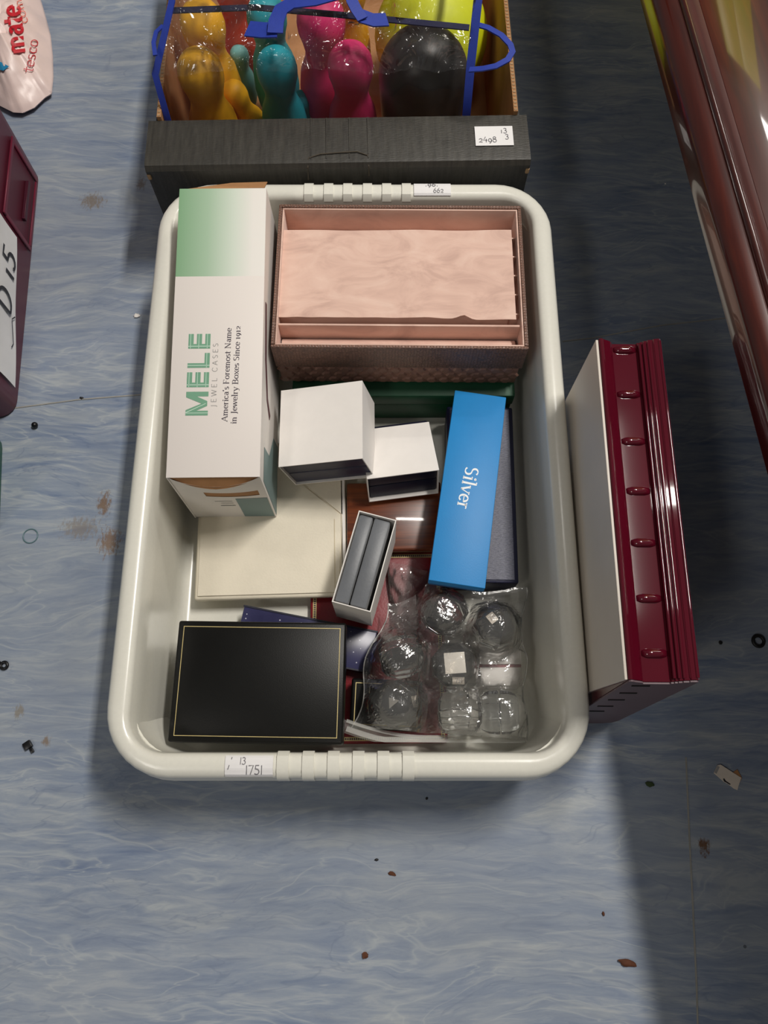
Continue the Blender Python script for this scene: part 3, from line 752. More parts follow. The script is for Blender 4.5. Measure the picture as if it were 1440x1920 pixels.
# -- wooden box, red box, starry box, black boxes
def wood_box():
    z = .0335; H = .0275
    m, w, d = fit((650, 905, z), (828, 903, z), (829, 1030, z), (650, 1033, z), H)
    t = thing('wooden_box', 'polished brown wooden box behind the red box, under the right sleeved ring box', 'box', m)
    MB().rbox(-w / 2 + .001, w / 2 - .001, -d / 2 + .001, d / 2 - .001, 0, .016, .001).build('base', 'wood', t, True)
    MB().rbox(-w / 2, w / 2, -d / 2, d / 2, .0164, H, .002, 3).build('lid', 'wood', t, True)
wood_box()
def red_box():
    z = .0172; H = .0110
    m, w, d = fit((588, 1036, z), (830, 1034, z), (838, 1393, z), (572, 1396, z), H)
    t = thing('red_box', 'flat red leatherette box with a gold tooled border, lowest in the front of the tub', 'box', m)
    MB().rbox(-w / 2 + .001, w / 2 - .001, -d / 2 + .001, d / 2 - .001, 0, .004, .001).build('base', 'red', t, True)
    MB().rbox(-w / 2, w / 2, -d / 2, d / 2, .0043, H, .002, 3).build('lid', 'red', t, True)
    g = gold_line(t, w, d, H, .0028, 'gold_border', .0036)
    b = MB(); x, y = w / 2 - .0046, d / 2 - .0046
    for k in range(60):
        xx = -x + 2 * x * k / 60
        b.box(xx, xx + .0014, y - .001, y + .001, H + .0003, H + .0005); b.box(xx, xx + .0014, -y - .001, -y + .001, H + .0003, H + .0005)
    for k in range(84):
        yy = -y + 2 * y * k / 84
        b.box(-x - .001, -x + .001, yy, yy + .0014, H + .0003, H + .0005); b.box(x - .001, x + .001, yy, yy + .0014, H + .0003, H + .0005)
    b.build('tooled_dots', 'print_dark', g)
red_box()
def starry_box():
    z = .0342; H = .0160
    m, w, d = fit((455, 1134, z), (704, 1184, z), (698, 1262, z), (440, 1212, z), H)
    t = thing('starry_box', 'slim purple-blue box speckled with silver stars, under the large black box', 'box', m)
    MB().rbox(-w / 2, w / 2, -d / 2, d / 2, 0, .007, .0008).build('base', 'navy_dark', t, True)
    MB().rbox(-w / 2 + .0006, w / 2 - .0006, -d / 2 + .0006, d / 2 - .0006, .0072, H, .0012).build('lid', 'starry', t, True)
    MB().box(-w / 2, w / 2, d / 2 - .0012, d / 2 + .0004, .0072, H + .0006).build('lid_edge', 'navy_dark', t)
    MB().box(-w / 2, w / 2, -d / 2 - .0004, -d / 2 + .0012, .0072, H + .0006).build('lid_edge', 'navy_dark', t)
starry_box()
def black_box(name, label, q, H, ins, lw, base_h):
    m, w, d = fit(*q, H)
    t = thing(name, label, 'box', m)
    MB().rbox(-w / 2 + .003, w / 2 - .003, -d / 2 + .003, d / 2 - .003, 0, base_h, .001).build('base', 'black_leather', t, True)
    MB().rbox(-w / 2, w / 2, -d / 2, d / 2, base_h + .0003, H, .0022, 3).build('lid', 'black_leather', t, True)
    gold_line(t, w, d, H, ins, wd=lw)
z = .083
black_box('black_box', 'large black leatherette box with a thin gold line, at the front left of the tub', ((330, 1163, z), (648, 1168, z), (644, 1396, z), (319, 1391, z)), .0478, .0052, .0006, .020)
z = .0400
black_box('black_box', 'small black box with a gold line, half hidden under the clear bag', ((662, 1271, z), (792, 1277, z), (790, 1372, z), (652, 1366, z)), .0215, .0040, .0007, .008)

# -- navy box on the right and the blue box lying across it
def navy_box():
    z = .050; H = .044
    m, w, d = fit((840, 760, z), (964, 764, z), (970, 1092, z), (838, 1092, z), H)
    t = thing('navy_box', 'long navy box with a ribbed grey-blue top, by the right wall of the tub', 'box', m)
    MB().rbox(-w / 2 + .001, w / 2 - .001, -d / 2 + .001, d / 2 - .001, 0, .020, .001).build('base', 'navy', t, True)
    MB().rbox(-w / 2, w / 2, -d / 2, d / 2, .0203, H - .0009, .0018).build('lid', 'navy', t, True)
    MB().rbox(-w / 2 + .003, w / 2 - .004, -d / 2 + .003, d / 2 - .003, H - .0008, H, .0003).build('lid_top', 'ribbed', t)
    MB().lathe([(.0006, 0), (.0018, .0003), (.0018, .001), (.0008, .0018)], 10, frame((w / 2 - .001, -.022, .028), 0, 0, pi / 2)).build('catch', 'gold', t, True)
navy_box()
def blue_box():
    H = .017; z0, z1 = .0825, .097
    m, w, d = fit((878, 734, z0), (970, 751, z0), (887, 1096, z1), (776, 1084, z1), H)
    t = thing('blue_box', 'narrow bright blue box lettered Silver, lying slantwise on the navy box', 'box', m)
    MB().rbox(-w / 2 + .0008, w / 2 - .0008, -d / 2 + .0008, d / 2 - .0008, 0, .0055, .0006).build('base', 'blue_edge', t, True)
    ld = MB().rbox(-w / 2, w / 2, -d / 2, d / 2, .0057, H, .0008).build('lid', 'silver_blue', t, True)
    a = Vector((*onplane(m, 874, 873, H), H + .0002)); c = Vector((*onplane(m, 857, 951, H), H + .0002))
    dv = c - a; sx = dv.length / (width_of('Silver') - .03); dv.normalize(); up = Vector((-dv.y, dv.x, 0))
    q, _ = write('Silver', lambda x, y: a + dv * (x * sx) + up * (y * .0185), thick=.115, thin=.045)
    q.build('lettering', 'print_white', ld)
blue_box()

# -- ring boxes in white card sleeves (the sleeve is open at both ends of its local y)
def sleeved(label, m, w, d, h, inset, mat_in, split_z, over=.0, gap_x=0.0):
    t = thing('sleeved_ring_box', label, 'ring box', m, 'ring boxes in white sleeves')
    k = .0009; x, y = w / 2, d / 2
    # sleeve: one folded band of card
    o = [(-x, 0), (x, 0), (x, h), (-x, h)]; i = [(-x + k, k), (x - k, k), (x - k, h - k), (-x + k, h - k)]
    ro = [[(p[0], -y, p[1]) for p in o], [(p[0], y, p[1]) for p in o], [(p[0], y, p[1]) for p in i], [(p[0], -y, p[1]) for p in i]]
    MB().loops(ro + [ro[0]]).build('sleeve', 'white_card', t)
    e = .0006
    MB().rbox(-x + k + e, x - k - e - gap_x, -y + inset, y - inset + over, k + .0003, split_z - .0004, .0015, 2).build('box_base', mat_in, t, True)
    MB().rbox(-x + k + e, x - k - e - gap_x, -y + inset, y - inset + over, split_z + .0004, h - k - .0003, .0015, 2).build('box_lid', mat_in, t, True)
    return t
H = .050
m, w1, d1 = fit((532, 733, .099), (685, 712, .118), (674, 861, .118), (517, 875, .099), H)
sleeved('white sleeved ring box with a navy end, tilted against the printed carton', m, w1, d1, H, .002, 'navy', .026)
H = .040
m, w2, d2 = fit((690, 806, .062), (796, 791, .062), (832, 881, .080), (672, 899, .080), H)
sleeved('white sleeved ring box with a dark navy end, lying on the wooden box', m, w2, d2, H, .004, 'navy_dark', .021, .008)
def standing():
    zt, H = .110, .0752
    a, b, c, d = (P(u, v, zt) for u, v in ((675, 957), (744, 976), (694, 1147), (620, 1128)))
    xx = ((b - a) + (c - d)); w = xx.length / 2; yy = ((a - d) + (b - c)); dp = yy.length / 2
    xx.normalize(); yy = (yy - xx * yy.dot(xx)).normalized(); n = Vector((0, 0, 1))
    # local y of the sleeve is world up; local x along the short side, local z along the long side
    o = (a + b + c + d) / 4 - n * (H / 2)
    lz = -yy
    m = Matrix((xx, n, xx.cross(n))).transposed().to_4x4()
    m.translation = o - m.col[2].xyz * (dp / 2)
    t = thing('sleeved_ring_box', 'white sleeved ring box standing on end with two grey satin halves showing', 'ring box', m, 'ring boxes in white sleeves')
    k = .0009; x, y, h = w / 2, H / 2, dp
    ou = [(-x, 0), (x, 0), (x, h), (-x, h)]; i = [(-x + k, k), (x - k, k), (x - k, h - k), (-x + k, h - k)]
    ro = [[(p[0], -y, p[1]) for p in ou], [(p[0], y, p[1]) for p in ou], [(p[0], y, p[1]) for p in i], [(p[0], -y, p[1]) for p in i]]
    MB().loops(ro + [ro[0]]).build('sleeve', 'white_card', t)
    xm = -x + (w) * .42
    MB().rbox(-x + .0016, xm - .0007, -y + .002, y - .003, .0022, h - .002, .0018, 2).build('box_lid', 'satin', t, True)
    MB().rbox(xm + .0007, x - .005, -y + .002, y - .003, .0022, h - .002, .0018, 2).build('box_base', 'satin', t, True)
    MB().box(-x + .0012, x - .0012, -y + .003, -y + .004, .002, h - .0015).build('sleeve_floor', 'velvet', t)
standing()
def white_box():
    z = .040; H = .034
    m, w, d = fit((898, 1204, z), (975, 1204, z), (981, 1286, z), (900, 1286, z), H)
    t = thing('white_box', 'small white card box with a red line, under the clear bag by the right wall', 'box', m)
    MB().rbox(-w / 2, w / 2, -d / 2, d / 2, 0, H - .008, .001).build('base', 'white_card', t, True)
    MB().rbox(-w / 2, w / 2, -.0012 + .001, d / 2, H - .0077, H, .001).build('lid_half', 'white_card', t, True)
    MB().rbox(-w / 2, w / 2, -d / 2, -.0032, H - .0077, H, .001).build('lid_half', 'white_card', t, True)
    MB().box(-w / 2, w / 2, -.0031, -.0003, H - .0077, H - .003).build('red_line', 'red', t)
white_box()

# ------------------------------------------------------------------ clear acrylic ring boxes
def octo(r, z, n=8, sq=1.0, rot=22.5): return [(r * cos(R(rot + 360 * k / n)) * sq, r * sin(R(rot + 360 * k / n)), z) for k in range(n)]
def ring_box_parts(t, sticker=None, plate=False, tri=False, dark=True):
    s = .0225
    # base: octagonal faceted foot, a waist, then the belly; lid: belly to a square table
    MB().loops([octo(s * .78, 0), octo(s * .84, .002), octo(s * .98, .008), octo(s * 1.0, .017), octo(s * .97, .0175)], True, True, True).bevel(.0007).build('acrylic_base', 'acrylic', t)
    MB().loops([octo(s * .97, .0185), octo(s * 1.0, .019), octo(s * .98, .027), octo(s * .82, .033), octo(s * .66, .0355)], True, True, True).bevel(.0007).build('acrylic_lid', 'acrylic', t)
    if dark:
        MB().loops([octo(s * .80, .0176), octo(s * .84, .0177), octo(s * .84, .0183), octo(s * .80, .0184)], True, True, True).build('velvet_pad', 'velvet', t)
    else:
        MB().rbox(-s * .45, s * .45, -s * .32, s * .32, .0176, .0184, .0002, 1).build('velvet_pad', 'satin', t)
    if plate:
        q = .0125
        MB().rbox(-q, q, -q, q, .0357, .0372, .0004).build('acrylic_table', 'acrylic', t)
        MB().rbox(-q * .8, q * .8, -q * .8, q * .8, .0374, .0379, .0002).build('silvery_plate', 'mirror', t)
    if tri:
        MB().prism([(-.005, -.004), (.005, .002), (-.004, .006)], .0358, .0363, lambda p, q: (p[0], p[1], q)).build('glint_triangle', 'mirror', t)  # silvery triangle laid on the lid in place of a glint
    if sticker:
        sx, sy, sw, sh, rz, sz = sticker
        st = MB().rbox(-sw / 2, sw / 2, -sh / 2, sh / 2, 0, .0004, .00018, 1, frame((sx, sy, sz), rz)).build('price_sticker', 'tag', t)
        mm = frame((sx, sy, sz + .0006), rz)
        q, wq = write('72|', lambda a, c: mm @ Vector(((a - .55) * .006, (c - .33) * .006, 0)), .09, .09, False); q.build('pencil_marks', 'ink', st)
def ring_box(label, u, v, z, yaw=0, pitch=0, roll=0, dark=True, **kw):
    p = P(u, v, z + .02); m = frame((p.x, p.y, z), R(yaw), R(pitch), R(roll))
    # turn about the middle of the box
    c = Matrix.Translation((0, 0, .018))
    m = Matrix.Translation((p.x, p.y, z + .018)) @ frame((0, 0, 0), R(yaw), R(pitch), R(roll)) @ Matrix.Translation((0, 0, -.018))
    t = thing('acrylic_ring_box', label, 'ring box', m, 'clear acrylic ring boxes in the bag')
    ring_box_parts(t, dark=dark, **kw)
RB = .0185
ring_box('clear acrylic ring box with a square silvery plate on its lid', 850, 1247, RB + .001, 4, plate=True, sticker=(.002, -.0165, .0115, .007, R(-4), .0340))
ring_box('clear acrylic ring box with a tilted price sticker on its dark lid', 930, 1172, .0412, 24, -6, 10, sticker=(-.007, .004, .0085, .0095, R(14), .0362))
ring_box('clear acrylic ring box with a glint modelled as a silvery triangle, above the bag zip', 742, 1318, .0412, 8, 4, -6, tri=True, sticker=(.0185, -.001, .006, .0105, R(5), .0300))
ring_box('clear acrylic ring box lying on its side beside the starry box', 752, 1228, .0365, 10, 72, 0, False)
ring_box('clear acrylic ring box on its side, leaning below the end of the blue box', 833, 1147, RB + .008, -35, 58, 0)
ring_box('clear acrylic ring box on its side, front and centre at the zip', 862, 1338, RB + .005, 0, 80, 0, False)
ring_box('clear acrylic ring box on its side, in the front right corner of the tub', 938, 1336, .009, 90, 82, 0, False)

# ------------------------------------------------------------------ zip bag over the ring boxes
BOXC = [(850, 1247, .059), (930, 1172, .0855), (742, 1318, .081), (752, 1228, .082), (833, 1147, .068), (862, 1338, .067), (938, 1336, .056), (936, 1245, .047)]
BOXP = [(P(u, v, z), z) for u, v, z in BOXC]
def bag():
    q = [P(700, 1180, .05), P(775, 1082, .06), P(982, 1092, .055), P(990, 1385, .035), P(652, 1372, .056)]
    t = thing('zip_bag', 'clear polythene zip bag crumpled over the acrylic ring boxes', 'bag', (P(840, 1250, .03).x, P(840, 1250, .03).y, .03))
    o = Vector(t.location)
    zl = P(658, 1364, .055); zr = P(984, 1388, .037); tl = P(724, 1122, .05); tr = P(985, 1092, .058)
    def height(p):
        h0 = h = .045 if p.x < .032 else .034; mk = 0
        for c, zz in BOXP:
            d2 = ((p.x - c.x) ** 2 + (p.y - c.y) ** 2) / (.019 ** 2)
            h = max(h, h0 + (zz + .0080 - h0) * math.exp(-d2 * d2 * .22)); mk = max(mk, math.exp(-d2 * d2 * .8))
        return h, mk
    def fn(a, b):
        p = (zl * (1 - a) + zr * a) * (1 - b) + (tl * (1 - a) + tr * a) * b
        p = p.copy()
        p.x += .006 * sin(b * 9) * (1 - a) * .8 + .003 * sin(b * 14 + 1) * a
        p.y += (.006 * noise.noise(Vector((a * 6, 0, 2))) + .016 * math.exp(-((a - .32) / .12) ** 2) - .004) * b
        h, mk = height(p); q = 1 - .75 * mk
        r = abs(noise.noise(Vector((p.x * 34, p.y * 34, 1.7)))); r2 = abs(noise.noise(Vector((p.x * 80 + p.y * 40, p.y * 80, 5))))
        p.z = h + q * (.010 * (.32 - r) + .0045 * (.3 - r2))
        if b > .9: p.z += (max(.053 if a > .25 else .034, h) - p.z) * min(1, (b - .9) * 14)
        return p - o
    MB().grid(fn, 60, 60).build('bag_film', 'polybag', t, False)
    for a in (0.0, 1.0): MB().tube([fn(a, k / 40) for k in range(41)], .0007, 6).build('side_seam', 'zip', t, True, 80)
    # zip closure: two translucent strips along the opening, sagging to the right
    for k, (off, wd) in enumerate(((-.002, .0048), (.005, .0030))):
        pts = []
        for i in range(25):
            a = i / 24; p = (P(650, 1362, .058) * (1 - a) + P(985, 1396, .030) * a)
            p.y += off - .010 * sin(pi * min(1, a * 1.35)) * (1 - a * .5) ; p.z += .012 * (1 - a) * sin(pi * a) + .003; p.y = max(p.y, .0185)
            pts.append(p - o)
        MB().ribbon(pts, wd, .0012).build('zip_strip', 'zip', t, True)
    # flap beyond the zip
    def flap(a, b):
        p = (P(640, 1352, .058) * (1 - a) + P(985, 1399, .028) * a)
        p.y += -.010 * sin(pi * min(1, a * 1.3)) * (1 - a * .5) - .012 * (b - .2) * (1 - .55 * a); p.z += .012 * (1 - a) * sin(pi * a) - .006 * b + .002 * sin(a * 22 + b * 3)
        p.y = max(p.y, .0165)
        return p - o
    MB().grid(flap, 40, 6).build('bag_lip', 'zip', t, True, 60)
bag()
def wrapper():
    o = P(762, 1120, .018)
    def fn(a, b):
        p = P(735 + 78 * a - 10 * b, 1185 - 130 * b + 18 * a * b, .020)
        r = abs(noise.noise(Vector((p.x * 70, p.y * 55, 9))))
        p.z = .021 + .016 * sin(pi * a) * (.4 + .6 * sin(pi * b)) + .010 * (.3 - r); p.z = max(p.z, .0182)
        return p - o
    t = MB().grid(fn, 22, 30).build('plastic_wrapper', 'polybag', None, False); t.location = o
    tag(t, 'scrap of crinkled clear wrapper on the red box beside the standing ring box', 'wrapper')
wrapper()

# ================================================================== BURGUNDY BOOK-SHAPED CASE
def book_case():
    zt = .228
    a, b = P(1172, 1275, zt), P(1117, 634, zt)
    d = b - a; L = d.length; yaw = math.atan2(-d.x, d.y)
    m = frame((a.x + .0028, a.y, 0), yaw)
    t = thing('book_shaped_case', 'burgundy lacquered book-shaped case with a ribbed spine, standing beside the tub', 'case', m)
    W = (P(1312, 1268, zt) - a).length - .0028
    pr = [(0.0, -1), (1.2, 0), (3, -.4), (5, -2), (8, -3.4), (11, -5), (13, -7), (14, -9.5), (35.2, -9.5), (35.6, -7.6), (37.6, -7.4), (38, -6), (40, -5.8), (40.5, -4.4), (43, -4),
          (43.6, -2.6), (47.6, -2), (48.2, -.7), (51, -.2), (53, 0), (54.5, -1.2)]
    s = W / .0545
    top = [(x * .001 * s, zt + z * .001) for x, z in pr]
    poly = [(0, .004), (.004, 0), (W - .012, 0), (W - .003, .006), (W, .02)] + top[::-1]
    sk = lambda x, z: -.019 * (1 - z / zt)
    body = MB().prism(poly, 0.0006, L, lambda p, q: (p[0], q + (sk(*p) if q < .01 else 0), p[1])).build('case_body', 'burgundy_gloss', t, True, 14)
    MB().prism([(.0006 + p[0] * (W - .0012) / W, p[1] * .998 - .0006 if p[1] > .1 else p[1] + .0006) for p in poly], -.0008, .0004, lambda p, q: (p[0], q + sk(*p), p[1])).build('end_face', 'burgundy_end', t)
    MB().rbox(-.0024, -.0002, .0004, L - .0004, .004, zt - .002, .0005).build('side_panel', 'panel_cream', t, True)
    # raised bands across the channel of the spine
    for v in (657, 740, 828, 921, 1018, 1122, 1225):
        yy = onplane(m, 1200, v, zt - .0095)[1]
        xs0, xs1 = .0145 * s, .035 * s
        ring = []
        for i in range(9):
            f = i / 8; x = xs0 + (xs1 - xs0) * f; k = min(1, 5 * f, 5 * (1 - f))
            ring.append([(x, yy + .0036 * cos(R(g)) * (.6 + .4 * k), zt - .0098 + (.0034 * k + .0006) * max(0, sin(R(g)))) for g in range(0, 181, 20)])
        MB().loops(ring, True, True, True).build('spine_band', 'burgundy_gloss', t, True, 60)
    for xb, rb in ((.0372, .0013), (.0406, .0013), (.0442, .0015), (.0484, .0013), (.0530, .0015)):
        zb = zt - .0005 - (.0545 - xb) * .30 * (1 if xb < .05 else 0)
        pts = [(xb * s + rb * cos(R(g)), zb + rb * sin(R(g))) for g in range(-20, 201, 20)]
        MB().prism(pts, .002, L - .002, lambda p, q: (p[0], q, p[1])).build('spine_bead', 'burgundy_gloss', t, True, 70)
    # dark slots cut in the near end
    for zc in (.2105, .179, .146, .112, .083):
        MB().prism([(.0072, zc - .0012), (.0205, zc - .0012), (.0205, zc + .0012), (.0072, zc + .0012)], -.0014, -.0002, lambda p, q: (p[0], q + sk(*p), p[1])).build('slot', 'slot', t)
book_case()

# ================================================================== BLACK CARTON WITH THE SKITTLES BAG
CZ = .150
ca, cb = P(270, 312, CZ), P(996, 300, CZ)
cyaw = math.atan2((cb - ca).y, (cb - ca).x); CW = (cb - ca).length; CD = .42
CM = frame(((ca.x + cb.x) / 2, (ca.y + cb.y) / 2, 0), cyaw)
def carton():
    t = thing('cardboard_carton', 'open black printed cardboard carton behind the tub, holding the bag of skittles', 'carton', CM)
    x = CW / 2; k = .004; e = .0012; LD = .060
    # front wall folded over into a wide ledge
    b = MB()
    prof = [(0, 0), (0, CZ - .016), (-.0015, CZ - .006), (.0015, CZ - .0008), (.006, CZ), (LD, CZ - .001), (LD, CZ - .0045), (.008, CZ - .0045), (k, CZ - .010), (k, 0)]
    b.prism(prof[::-1], -x, x, lambda p, q: (q, p[0], p[1])).build('front_wall', 'carton', t, True, 35)
    MB().box(-x + .012, x - .012, LD - k, LD, .006, CZ - .0047).build('inner_front_wall', 'kraft', t)
    def wall(x0, x1, y0, y1, name):
        ox = .0006 if x0 < 0 else -.0006
        MB().box(x0, x1, y0, y1, 0, CZ + .001).build(name, 'kraft', t)
    xi = x - .012
    def sidewall(sg):
        w = MB().box(sg * xi - .0022, sg * xi + .0022, k + .0002, CD, 0.0042, CZ - .0046 + .0095).build('side_wall', 'kraft', t)
        b = MB(); y = LD
        while y < CD:
            b.box(sg * xi - .0014, sg * xi + .0014, y, y + .0022, CZ + .0049, CZ + .0053); y += .0048
        c = b.build('corrugated_edge', 'cardcut', w)
        MB().box(sg * xi + sg * .0024, sg * xi + sg * .0034, k + .0002, CD, 0.0042, CZ - .006).build('black_facing', 'carton', w)
    # notch the wall tops where the ledge passes over them: side walls start behind the ledge
    for sg in (-1, 1):
        w = MB().box(sg * xi - .0022, sg * xi + .0022, LD + .0002, CD, 0.0042, CZ + .004).build('side_wall', 'kraft', t)
        b = MB(); y = LD + .001
        while y < CD - .003:
            b.box(sg * xi - .0014, sg * xi + .0014, y, y + .0022, CZ + .0041, CZ + .0046); y += .0048
        b.build('corrugated_edge', 'cardcut', w)
        MB().box(sg * (x - .001) - .0008, sg * (x - .001) + .0008, k + .0002, LD, .0042, CZ - .008).build('side_facing', 'carton', t)
        MB().box(sg * (xi + .004) - .001, sg * (xi + .004) + .001, LD + .0002, CD, .0042, CZ - .004).build('side_facing', 'carton', t)
    MB().box(-x, x, CD + .0002, CD + .0045, 0, CZ + .004).build('back_wall', 'kraft', t)
    MB().box(-x + .001, x - .001, k + .0002, CD, 0, .004).build('carton_floor', 'kraft', t)
    for sg in (-1, 1):
        MB().rbox(sg * x - .0035 if sg > 0 else -x - .0005, x + .0005 if sg > 0 else -x + .0035, -.0018, .0025, CZ - .018, CZ - .011, .0008, 1).build('bare_corner', 'cardcut', t)
    # creases and a torn thumb tab on the ledge
    for u in (583, 612, 655, 690):
        q = onplane(CM, u, 262, CZ)[0]; MB().box(q - .0006, q + .0006, .006, LD - .001, CZ - .0004, CZ + .0005).build('crease', 'carton', t)
    q0, q1 = onplane(CM, 575, 290, CZ)[0], onplane(CM, 691, 290, CZ)[0]
    pts = [(q0, -.0026, CZ - .02), (q0 + .001, -.0010, CZ - .004), (q0 + .002, .007, CZ + .0004), (q0 + .014, .011, CZ + .0012), (q0 + (q1 - q0) * .5, .0125, CZ + .0012), (q1 - .012, .0135, CZ + .0012), (q1 - .001, .009, CZ + .0006), (q1, -.0008, CZ - .004), (q1, -.0024, CZ - .016)]
    MB().tube(pts, .0006, 6).build('torn_tab_edge', 'torn', t)
    # lot label
    c0, c1 = onplane(CM, 891, 262, CZ), onplane(CM, 962, 258, CZ)
    x0, x1 = c0[0], c1[0]; y0, y1 = onplane(CM, 925, 274, CZ)[1], onplane(CM, 925, 238, CZ)[1]
    lb = MB().box(x0, x1, y0, y1, CZ + .0006, CZ + .0010).build('lot_label', 'paper', t)
    b = MB()
    for txt, ox, oy, sz in (('2498', .08, .16, .0105), ('13', .66, .62, .0095), ('3', .78, .30, .0095)):
        q, _ = write(txt, lambda a, c: Vector((x0 + (x1 - x0) * ox + a * sz, y0 + (y1 - y0) * oy + c * sz, CZ + .0013)), .08, .08, False); b.add(q.v, q.f)
    b.build('pencil_marks', 'ink', lb)
carton()

PINS = 'foam skittles in the clear bag'
PIN_PROF = [(.004, 0), (.019, .0008), (.0225, .005), (.028, .028), (.0298, .05), (.0288, .072), (.0262, .092), (.0200, .108), (.0188, .117), (.0210, .129), (.0241, .140), (.0247, .149), (.0232, .159), (.0180, .1672), (.0100, .1718), (.001, .1732)]
pin_mesh = None
def pin(label, col, u, v, zh, s=1.0, lean=(0, 0)):
    """skittle whose head centre shows at (u, v); it stands on the carton floor unless it leans"""
    h = P(u, v, zh); ax = Vector((lean[0], lean[1], 1)).normalized()
    loc = h - ax * (.149 * s)
    q = Vector((0, 0, 1)).rotation_difference(ax).to_matrix().to_4x4(); q.translation = loc
    b = MB().lathe([(r * s, z * s) for r, z in PIN_PROF], 28)
    o = b.build('skittle', 'foam_' + col, None, True, 60); o.matrix_world = q
    return tag(o, label, 'skittle', PINS)
PB = .0046
pin('yellow foam skittle in the front row of the clear bag', 'yellow', 376, 137, .149 + PB)
pin('yellow foam skittle behind the front yellow one', 'yellow', 380, 46, .149 + PB)
pin('teal foam skittle in the front row of the clear bag', 'teal', 519, 130, .137 + PB, .92)
pin('teal foam skittle behind the strap tab', 'teal', 500, 32, .137 + PB, .92)
pin('pink foam skittle in the front row of the clear bag', 'pink', 657, 125, .149 + PB)
pin('dusty pink foam skittle behind the front pink one', 'pink', 602, 40, .161 + PB, 1.08)
pin('yellow foam skittle leaning low beside the front yellow one', 'yellow', 440, 176, .093 + PB, .60, (-.34, .0))
pin('orange foam skittle between the yellow and teal rear ones', 'orange', 434, -30, .137 + PB, .92)
pin('teal foam skittle leaning low beside the front teal one', 'teal', 566, 188, .072 + PB, .44, (-.30, .0))
pin('pale aqua foam skittle low between yellow and teal', 'aqua', 449, 104, .070 + PB, .47)
pin('orange foam skittle low between teal and pink', 'orange', 594, 128, .066 + PB, .44)
pin('yellow foam skittle behind the right strap', 'yellow', 655, -14, .120 + PB, .80)
def ball(name, label, col, u, v, z, r, sq=1.0):
    p = P(u, v, z); n = 18
    b = MB().lathe([(max(r * sin(pi * i / n), .0005), p.z - r * cos(pi * i / n) * sq - z) for i in range(n + 1)], 32)
    o = b.build(name, 'foam_' + col, None, True, 80); o.location = p
    tag(o, label, 'ball')
def dome():
    p = P(792, 160, .112); n = 12
    pr = [(.040, 0), (.043, .004), (.049, .10)] + [(max(.050 * cos(pi / 2 * i / n), .0005), .122 + .050 * sin(pi / 2 * i / n)) for i in range(n + 1)]
    o = MB().lathe(pr, 32).build('foam_bollard', 'foam_black', None, True, 70); o.location = (p.x, p.y, PB)
    tag(o, 'large black round-topped foam piece in the front right of the clear bag', 'foam piece')
dome()
ball('foam_ball', 'large lime yellow ball beside the bag at the right wall of the carton', 'lime', 808, 68, .0785, .069)

def skittle_bag():
    zf, zt = .185, .228
    fl_, fr = P(291, 140, zf), P(882, 128, zf)
    bl, br = P(318, 237, .138), P(874, 220, .138)
    tl, tr = P(322, 4, zt), P(897, -8, zt)
    tl2 = tl + Vector((0, .16, .0)); tr2 = tr + Vector((0, .16, 0))
    o = Vector((0, fl_.y, 0.0)); o.x = (fl_.x + fr.x) / 2; o.z = .0045
    t = thing('skittle_bag', 'clear vinyl bag with blue piping and webbing handles around the foam skittles', 'bag', o)
    def wr(p, k): 
        r = abs(noise.noise(Vector((p.x * 26, p.y * 26, p.z * 20 + 3)))); r2 = abs(noise.noise(Vector((p.x * 60 + p.y * 20, p.y * 60, 7))))
        return Vector((0, -.3, 1)) * (k * (.016 * (.3 - r) + .007 * (.25 - r2)))
    def sheet(c00, c10, c11, c01, nu, nv, name):
        def fn(a, b):
            p = (c00 * (1 - a) + c10 * a) * (1 - b) + (c01 * (1 - a) + c11 * a) * b
            k = min(1, 8 * a, 8 * (1 - a), 1)
            return p + wr(p, k) - o
        MB().grid(fn, nu, nv).build(name, 'vinyl_front' if name == 'front_film' else 'vinyl', t, True, 80)
    lo = Vector((0, .004, -.128))
    sheet(bl + lo, br + lo, fr, fl_, 60, 24, 'front_film')
    sheet(fl_, fr, tr, tl, 90, 40, 'top_film')
    sheet(tl, tr, tr2, tl2, 60, 24, 'rear_top_film')
    R_ = lambda pts, wd, name, side=None: MB().ribbon([Vector(p) - o for p in pts], wd, .0014, side).build(name, 'tape', t, True)
    R_([bl + lo, bl, fl_, tl, tl2], .0068, 'piping', (1, .0, .25)); R_([br + lo, br, fr, tr, tr2], .0088, 'piping', (1, 0, .2))
    # navy band of the rear panel seen through the film
    MB().ribbon([P(u, v, zt - .012) - o for u, v in ((318, 20), (480, 14), (640, 28), (760, 40), (880, 52))], .0075, .0012).build('rear_piping', 'navy', t)
    # webbing straps
    u = lambda *q: [P(a, b, c) for a, b, c in q]
    R_(u((464, 54, .228), (494, 57, .230), (522, 56, .232)), .0195, 'strap_tab')
    R_(u((516, 62, .234), (518, 40, .236), (527, 18, .238), (548, 5, .240), (590, 0, .241), (640, -14, .241)), .0150, 'strap')
    R_(u((726, 37, .228), (700, 38, .230), (676, 30, .232)), .0165, 'strap_tab')
    R_(u((680, 36, .234), (668, 18, .236), (660, 2, .238), (654, -20, .240)), .0110, 'strap')
    R_(u((893, 46, .205), (915, 52, .206), (940, 66, .207), (957, 84, .207), (961, 97, .207), (952, 112, .206), (930, 124, .205), (905, 129, .202), (880, 131, .198)), .0062, 'tape_loop')
    R_(u((306, 48, .205), (293, 60, .206), (288, 80, .206), (291, 104, .205)), .0042, 'tape_loop')
skittle_bag()

